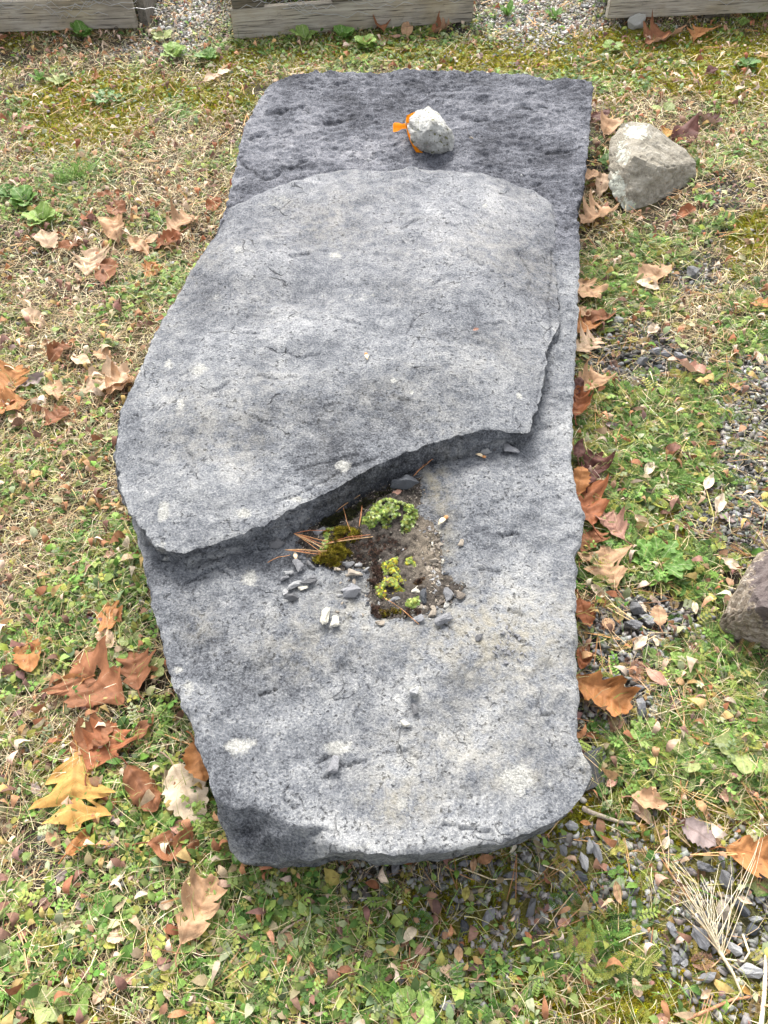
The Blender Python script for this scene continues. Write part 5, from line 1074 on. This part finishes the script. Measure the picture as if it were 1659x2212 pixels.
YG = [(.27, .24, .02), (.38, .31, .03), (.18, .16, .02), (.22, .14, .03)]; LG = [(.19, .25, .05), (.27, .34, .10), (.11, .17, .03), (.36, .42, .20), (.07, .11, .025), (.16, .22, .04), (.20, .20, .04)]; BR = [(.12, .08, .062), (.18, .105, .075), (.09, .068, .055)]
moss_clump(qp([(285,925),(330,900),(380,840),(400,770),(330,740),(450,705),(540,710),(615,740),(600,790),(520,840),(560,880),(500,920),(460,960),(380,970),(320,965)]), 1500, .006, .011, YG, TM, 'yellow-brown starry moss clump beside the orange pine needles', hh=.014)
moss_clump(qp([(335,850),(345,800),(370,720),(440,700),(450,740),(400,780),(410,840),(400,900),(360,890)]), 260, .005, .010, LG, T_WHORL, 'pale green moss fringe on the left of the yellow-brown moss', hh=.014)
moss_clump(qp([(600,690),(640,620),(700,560),(760,520),(860,530),(920,560),(980,560),(1000,620),(960,700),(930,745),(860,730),(850,690),(780,700),(760,740),(680,730)]), 1100, .004, .010, LG, T_WHORL, 'bright green fleshy moss mat under the lip of the upper layer', hh=.014)
moss_clump(qp([(740,960),(790,890),(880,890),(960,880),(990,950),(920,960),(880,1000),(930,1080),(910,1130),(840,1170),(780,1200),(720,1160),(700,1110),(760,1060),(770,1000)]), 1000, .004, .009, LG[:3] + YG[:2] + BR[:1], T_WHORL, 'long green moss mat in the middle of the soil patch', hh=.012)
moss_clump(qp([(905,1220),(950,1180),(1010,1170),(1000,1240),(940,1255)]), 150, .005, .010, LG, T_WHORL, 'small lowest green moss tuft in the soil patch', hh=.010)
moss_clump(qp([(735,1290),(760,1240),(800,1250),(880,1270),(870,1300),(790,1330)]), 160, .005, .009, YG + BR, TM, 'olive moss tuft at the bottom left of the soil patch', hh=.010)
moss_clump(qp([(640,1080),(700,1040),(660,1000),(700,950),(760,950),(760,1040),(720,1110),(650,1110)]), 380, .004, .008, BR, TM, 'reddish brown dried moss left of the long green mat', hh=.012)
moss_clump(qp([(560,740),(850,740),(960,860),(760,880),(700,960),(600,950),(520,860)]), 420, .004, .008, BR, TM, 'scattered dried brown moss between the green clumps', hh=.006)
moss_clump(qp([(680,1290),(690,1230),(740,1240),(730,1300),(760,1330),(720,1320)]), 200, .004, .008, BR, TM, 'dark brown moss at the lower left of the soil patch', hh=.012)
moss_clump(qp([(900,1300),(930,1260),(1010,1270),(1010,1300),(960,1320)]), 200, .004, .008, BR, TM, 'dark brown moss under the lowest green tuft', hh=.010)
moss_clump(qp([(960,1060),(990,1030),(1045,1040),(1040,1090),(1000,1110),(965,1100)]), 200, .004, .008, [(.34, .2, .03)] + BR, TM, 'orange-brown moss bump right of the long green mat', hh=.014)
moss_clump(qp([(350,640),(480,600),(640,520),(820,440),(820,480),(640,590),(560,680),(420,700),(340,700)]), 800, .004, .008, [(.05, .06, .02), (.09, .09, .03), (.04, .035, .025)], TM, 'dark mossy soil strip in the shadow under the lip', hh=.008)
moss_clump(qp([(1420,90),(1490,80),(1530,120),(1525,180),(1480,185),(1430,150)]), 260, .004, .008, BR, TM, 'dark brown moss knot under the right end of the lip', hh=.014)
mp = np.array([W(x, y, 0) for x, y in [(1440,1370),(1465,1362),(1482,1372),(1486,1400),(1500,1420),(1470,1432),(1450,1420)]]); q = RNG.uniform(mp.min(0), mp.max(0), (2500, 2)); q = q[inside(orient_ccw(mp), q[:, 0], q[:, 1])][:900]; d_, _, _ = nearest(mp, q[:, 0], q[:, 1])
cc_ = q.mean(0); pp = np.column_stack([q - cc_, .03 * sstep(0, .04, d_)]); V, F, c = scatter('', mv, mf, pp, U(.006, .011, len(q)), U(0, 6.28, len(q)), (U(-.5, .5, len(q)), U(-.5, .5, len(q))), pal(len(q), [(.07, .08, .02), (.04, .03, .02), (.12, .12, .02)], .3), None)
o = link('moss_clump', np_mesh('moss_clump', V, F, col=c), M_MOSS, None, (cc_[0], cc_[1], float(ground_z(*cc_)))); tag(o, 'dark rounded moss lump on the ground left of the brown rock', 'moss')

# ------------------------------------------------------------------ needles, seeds and twigs
def tube(name, pts, r0, r1, mat, col=None, parent=None, k=6):
    """a tapering round rod through pts (world); returned object sits at its first point"""
    pts = [Vector(p) for p in pts]; V = []; F = []; org = pts[0] if parent is None else parent.location
    n = len(pts)
    for i, p in enumerate(pts):
        d = (pts[min(i + 1, n - 1)] - pts[max(i - 1, 0)]).normalized(); a_ = d.orthogonal().normalized(); b_ = d.cross(a_); r = r0 + (r1 - r0) * i / (n - 1)
        for q in range(k): V.append(p - org + (a_ * math.cos(q * 2 * math.pi / k) + b_ * math.sin(q * 2 * math.pi / k)) * r)
    for i in range(n - 1):
        for q in range(k): F.append((i * k + q, i * k + (q + 1) % k, (i + 1) * k + (q + 1) % k, (i + 1) * k + q))
    c_ = np.tile(np.array(col)[None], (len(V), 1)) if col is not None else None
    o = link(name, np_mesh(name, np.array([v[:] for v in V]), np.array(F), col=c_, smooth=True), mat, parent, None if parent else org)
    return o
def sl_pt(px, py, dz=0.): x, y, z = rest_z(px, py, False); return Vector((x, y, z + dz))
NC = [(.50, .25, .11), (.44, .17, .08), (.58, .38, .20)]
for pts, m, lab, sp2 in [([(636,1160),(705,1185)],7,'fan of orange-red pine needles at the left of the yellow-brown moss',.5),([(617,1195),(705,1207)],4,'long orange pine needles lying below the fan',.06),([(705,1182),(803,1167)],3,'pale orange pine needles crossing over the yellow-brown moss',.03),([(726,1112),(780,1076)],3,'short rust pine needles in the shadow under the lip',.06),
                      ([(742,1104),(768,1187)],1,'single tan needle slanting down through the moss',.0),([(776,1145),(783,1103)],2,'pair of red needles standing by the bright green moss',.04),([(830,1298),(905,1358)],1,'thin brown needle below the lowest moss tuft',.0),([(893,1036),(938,1000)],2,'pale needles against the face of the upper layer',.05),([(580,1222),(636,1208)],1,'single pale straw left of the chip cluster',.0)]:
    a_ = sl_pt(*pts[0], .012); b_ = sl_pt(*pts[1], .016); rt = empty('pine_needles', a_); tag(rt, lab, 'pine needles', 'pine needles on the slab'); rd = random.Random(int(pts[0][0]))
    for j in range(m):
        d = b_ - a_; d = Matrix.Rotation(rd.uniform(-sp2, sp2), 3, 'Z') @ d * rd.uniform(.8, 1.05); mid = a_ + d * .5 + Vector((0, 0, rd.uniform(.001, .006))) + Vector((-d.y, d.x, 0)) * rd.uniform(-.04, .04)
        o = tube('needle', [a_, (a_ + mid) / 2 + Vector((0, 0, .001)), mid, (mid + a_ + d) / 2, a_ + d + Vector((0, 0, rd.uniform(-.002, .006)))], .0007, .0005, M_STRAW, NC[j % 3], rt, 4)
def seed_thing(px, py, ang, L, on_up, lab):
    x, y, z = rest_z(px, py, on_up); rt = empty('winged_seed', (x, y, z + .004), ang); tag(rt, lab, 'seed', 'winged seeds on the slab')
    v, f = oval(5, .22, .2); v = v * L; v[:, 2] += .002; o = link('wing', np_mesh('wing', v, f, col=np.tile([[.70, .56, .36]], (len(v), 1)), smooth=True), M_STRAW, rt)
    bm = bmesh.new(); bmesh.ops.create_icosphere(bm, subdivisions=2, radius=L * .2); 
    for q in bm.verts: q.co.y *= 1.3; q.co.z *= .6
    me = bpy.data.meshes.new('seed'); bm.to_mesh(me); bm.free(); at = me.attributes.new('Col', 'FLOAT_COLOR', 'POINT'); at.data.foreach_set('color', np.tile([.50, .24, .10, 1], len(me.vertices)).astype(np.float32)); o = link('seed', me, M_STRAW, rt, (0, -L * .05, .002))
seed_thing(962,1122,2.4,.024,False,'pale winged seed on bare stone right of the green moss'); seed_thing(1044,990,1.2,.020,False,'winged seed with brown tip near the right end of the break'); seed_thing(791,770,3.3,.020,True,'lone winged seed in the middle of the upper layer')
seed_thing(640,1212,.2,.018,False,'winged seed on the cluster of chips left of the moss')
for x, y, L, cl, up, lab in [(858,1068,.03,'k',False,'slim pinkish leaf at the black slate piece under the lip'),(770,1134,.02,'k',False,'small pinkish leaf on the green moss'),(1028,716,.02,'k',True,'tiny pinkish leaf lying on the upper layer')]:
    me, p0 = leaf_mesh('s', L, .5, int(x)); X, Y, Z = rest_z(x, y, up); o = link('small_leaf', me, None, None, (X, Y, Z + .006)); o.rotation_euler = (0, .2, -1.1); o.color = (*LC[cl], 1); tag(o, lab, 'leaf', 'leaves on the slab')
def gp(px, py, z=.012): p = P3(px, py, 0); p.z = z + float(ground_z(p.x, p.y)); return p
M_TWIG = mat_col('grey_twig_bark', .9, 0, .4, 200)
for pts, r0, r1, c, nm, lab in [([(1256,1750),(1275,1762),(1310,1770),(1335,1780),(1366,1787)],.0055,.003,(.30,.25,.20),'twig','grey bent twig sticking out from the slab\'s lower right corner'),
 ([(1600,2020),(1612,2060),(1606,2078),(1553,2070)],.0022,.0018,(.66,.56,.40),'straw_stem','bent straw stem above the bottom right stone'),([(1638,2230),(1645,2150),(1652,2065)],.0042,.003,(.72,.62,.45),'straw_stem','thick pale straw at the bottom right corner'),([(1466,2208),(1520,2185),(1580,2160),(1640,2150)],.003,.002,(.42,.20,.11),'twig','reddish brown stick at the bottom right'),
 ([(1104,2048),(1150,2040),(1200,2020)],.0016,.001,(.62,.48,.30),'straw_stem','thin straw across the stones below the slab'),([(1000,1880),(1060,1905),(1110,1900)],.0014,.001,(.55,.45,.28),'straw_stem','thin tan straw close in front of the slab'),([(600,2030),(620,2010),(660,1985)],.003,.002,(.40,.30,.22),'twig','short crooked twig in the weeds before the slab'),
 ([(1172,1870),(1210,1885),(1246,1915)],.0014,.001,(.66,.56,.38),'straw_stem','straw pointing away from the slab\'s front edge'),([(1500,985),(1520,1060),(1540,1120),(1535,1150)],.0012,.001,(.55,.48,.2),'straw_stem','long thin yellow stem in the weeds right of the slab'),([(1400,1555),(1480,1535),(1560,1510),(1659,1490)],.0014,.001,(.6,.5,.32),'straw_stem','long pale stem across the weeds right of the slab'),
 ([(1320,1520),(1345,1502),(1390,1490),(1430,1500)],.0013,.001,(.66,.58,.42),'straw_stem','curved pale stem over the stones by the folded leaf'),([(1275,690+60),(1300,760),(1350,745),(1380,735)],.0012,.001,(.5,.42,.3),'straw_stem','curved stem over the dark gravel'),([(1440,1720),(1470,1560)],.0012,.0008,(.62,.5,.3),'straw_stem','slanting straw near the mottled leaf right of the slab'),
 ([(815,347),(850,334)],.001,.0008,(.5,.46,.4),'straw_stem','')]:
    if not lab: continue
    o = tube(nm, [gp(x, y, .016 + .006 * math.sin(i * 1.9)) for i, (x, y) in enumerate(pts)], r0, r1, M_TWIG, c); tag(o, lab, 'twig' if nm == 'twig' else 'straw')
# dry seed head: a stalk that opens into a broom of bristles
rt = empty('dry_seed_head', gp(1602, 2152, .012)); tag(rt, 'dry straw-coloured seed head lying across the gravel at lower right', 'seed head')
A_, B_ = gp(1602, 2152, .014), gp(1524, 2020, .03); o = tube('stalk', [A_, A_.lerp(B_, .35) + Vector((.002, 0, .004)), A_.lerp(B_, .7), B_], .0018, .0042, M_STRAW, (.70, .60, .42), rt)
rd = random.Random(11)
for i in range(34):
    tx, ty = rd.choice([(1440, 1880), (1465, 1905), (1490, 1890), (1445, 1930), (1540, 1880), (1470, 1950), (1500, 1950), (1590, 1850), (1430, 1960)]); T_ = gp(tx + rd.gauss(0, 24), ty + rd.gauss(0, 26), rd.uniform(.01, .06)); S_ = A_.lerp(B_, rd.uniform(.6, 1.15)); m_1 = S_.lerp(T_, .45) + Vector((rd.uniform(-.008, .008), 0, rd.uniform(.004, .018)))
    tube('bristle', [S_, S_.lerp(m_1, .5) + Vector((0, 0, .004)), m_1, m_1.lerp(T_, .5) + Vector((rd.uniform(-.006, .006), 0, .002)), T_], rd.uniform(.0006, .0012), .0003, M_STRAW, rd.choice([(.70, .60, .42), (.62, .50, .32), (.76, .68, .50)]), rt, 4)

# ------------------------------------------------------------------ pallets
def board(name, parent, x0, x1, y0, y1, z0_, z1_, mat, along='x', jit=.003, seed=0):
    """a sawn board; its grain follows local x"""
    r = random.Random(seed + int(abs(x0) * 991 + abs(y0) * 7919 + abs(z0_) * 131)); L, Wd, H = (x1 - x0, y1 - y0, z1_ - z0_) if along == 'x' else (y1 - y0, x1 - x0, z1_ - z0_)
    bm = bmesh.new(); bmesh.ops.create_cube(bm, size=1)
    for v in bm.verts: v.co = Vector((v.co.x * L, v.co.y * Wd, v.co.z * H))
    bmesh.ops.subdivide_edges(bm, edges=[e_ for e_ in bm.edges if abs((e_.verts[0].co - e_.verts[1].co).x) > L * .5], cuts=8)
    for v in bm.verts: v.co += Vector((0, jit * .6 * pn(v.co.x * 4, seed + 1.3, 2.2) + r.uniform(-jit, jit) * .3, jit * pn(v.co.x * 3, seed + .3, .2) + r.uniform(-jit, jit) * .3))
    bmesh.ops.bevel(bm, geom=bm.edges[:], offset=min(.003, H * .2), segments=2, affect='EDGES', clamp_overlap=True)
    me = bpy.data.meshes.new(name); bm.to_mesh(me); bm.free(); o = link(name, me, mat, parent, ((x0 + x1) / 2, (y0 + y1) / 2, (z0_ + z1_) / 2))
    if along == 'y': o.rotation_euler = (0, 0, math.pi / 2)
    return o
def pallet(pl, pr, zb, depth, lab, seed, deck, front_h=.118, trim=None):
    a_, b_ = P3(*pl, zb), P3(*pr, zb); d = b_ - a_; L = d.length; rt = empty('pallet', (a_.x, a_.y, 0), math.atan2(d.y, d.x)); tag(rt, lab, 'pallet', 'wooden pallets behind the slab')
    board('front_board', rt, 0, L, 0, .038, zb, zb + front_h, M_WOOD, seed=seed)
    board('rear_board', rt, 0, L, depth - .038, depth, zb, zb + front_h, M_WOODD, seed=seed + 1)
    for i, fx_ in enumerate((.06, L * .5 - .05, L - .16)):
        board('foot', rt, fx_, fx_ + .12, .045, .16, -.01, zb + .002, M_WOODD, seed=seed + 2 + i); board('block', rt, fx_ - .05, fx_ + .09, -.002, .10, zb + front_h + .002, zb + front_h + .075, M_WOODD, seed=seed + 5 + i)
        board('stringer', rt, fx_, fx_ + .038, .040, depth - .040, zb + .01, zb + front_h - .01, M_WOODD, 'y', seed=seed + 8 + i)
    k = 0; y = -.012
    while y < depth - .08:
        board('deck_board', rt, -.01 + .004 * (k % 3), L + .005 * (k % 2), y, y + .095, zb + front_h + .077, zb + front_h + .096, deck[k % len(deck)], seed=seed + 20 + k); y += .125; k += 1
    return rt, L
pA, LA = pallet((-330, 78), (297, 61), .028, 1.0, 'left weathered pallet wrapped in wire, cut by the left side of the view', 1, [M_WOOD, M_WOODY, M_WOODD])
o = board('side_board', pA, LA + .004, LA + .040, .05, .75, .0, .13, M_WOODD, 'y', seed=91)
o['label'] = 'loose dark board running back from the near corner'
pB, LB = pallet((506, 84), (1020, 48), .012, 1.0, 'middle weathered grey pallet, its front board askew behind the slab', 40, [M_WOODD, M_WOOD])
pC, LC_ = pallet((1311, 42), (1800, 20), .045, 1.0, 'right weathered pallet raised on short feet, cut by the right side of the view', 80, [M_WOOD, M_WOODD])
def wires(parent, L, n, seed):
    """strands of chicken wire sagging over the front of a pallet"""
    rd = random.Random(seed); bm_pts = []
    for i in range(n):
        x0_ = rd.uniform(0, L * .9); ln = rd.uniform(.12, .42); z0_ = rd.uniform(.12, .19); z1_ = z0_ + rd.uniform(-.05, .07); pts = []
        for j in range(9):
            t = j / 8; pts.append(Vector((x0_ + ln * t, -.012 - rd.uniform(0, .008), z0_ + (z1_ - z0_) * t - .03 * math.sin(math.pi * t) * rd.uniform(.4, 1) + (.012 if j % 2 else -.004))))
        V = []; F = []; k = 4; r = .0011
        for i2, p in enumerate(pts):
            for q in range(k): V.append((p.x, p.y + r * math.cos(q * 1.571), p.z + r * math.sin(q * 1.571)))
        for i2 in range(len(pts) - 1):
            for q in range(k): F.append((i2 * k + q, i2 * k + (q + 1) % k, (i2 + 1) * k + (q + 1) % k, (i2 + 1) * k + q))
        o = link('wire', np_mesh('wire', np.array(V), np.array(F), smooth=True), M_WIRE, parent)
wires(pA, LA, 16, 3); wires(pB, LB, 14, 4); wires(pC, LC_, 5, 9)
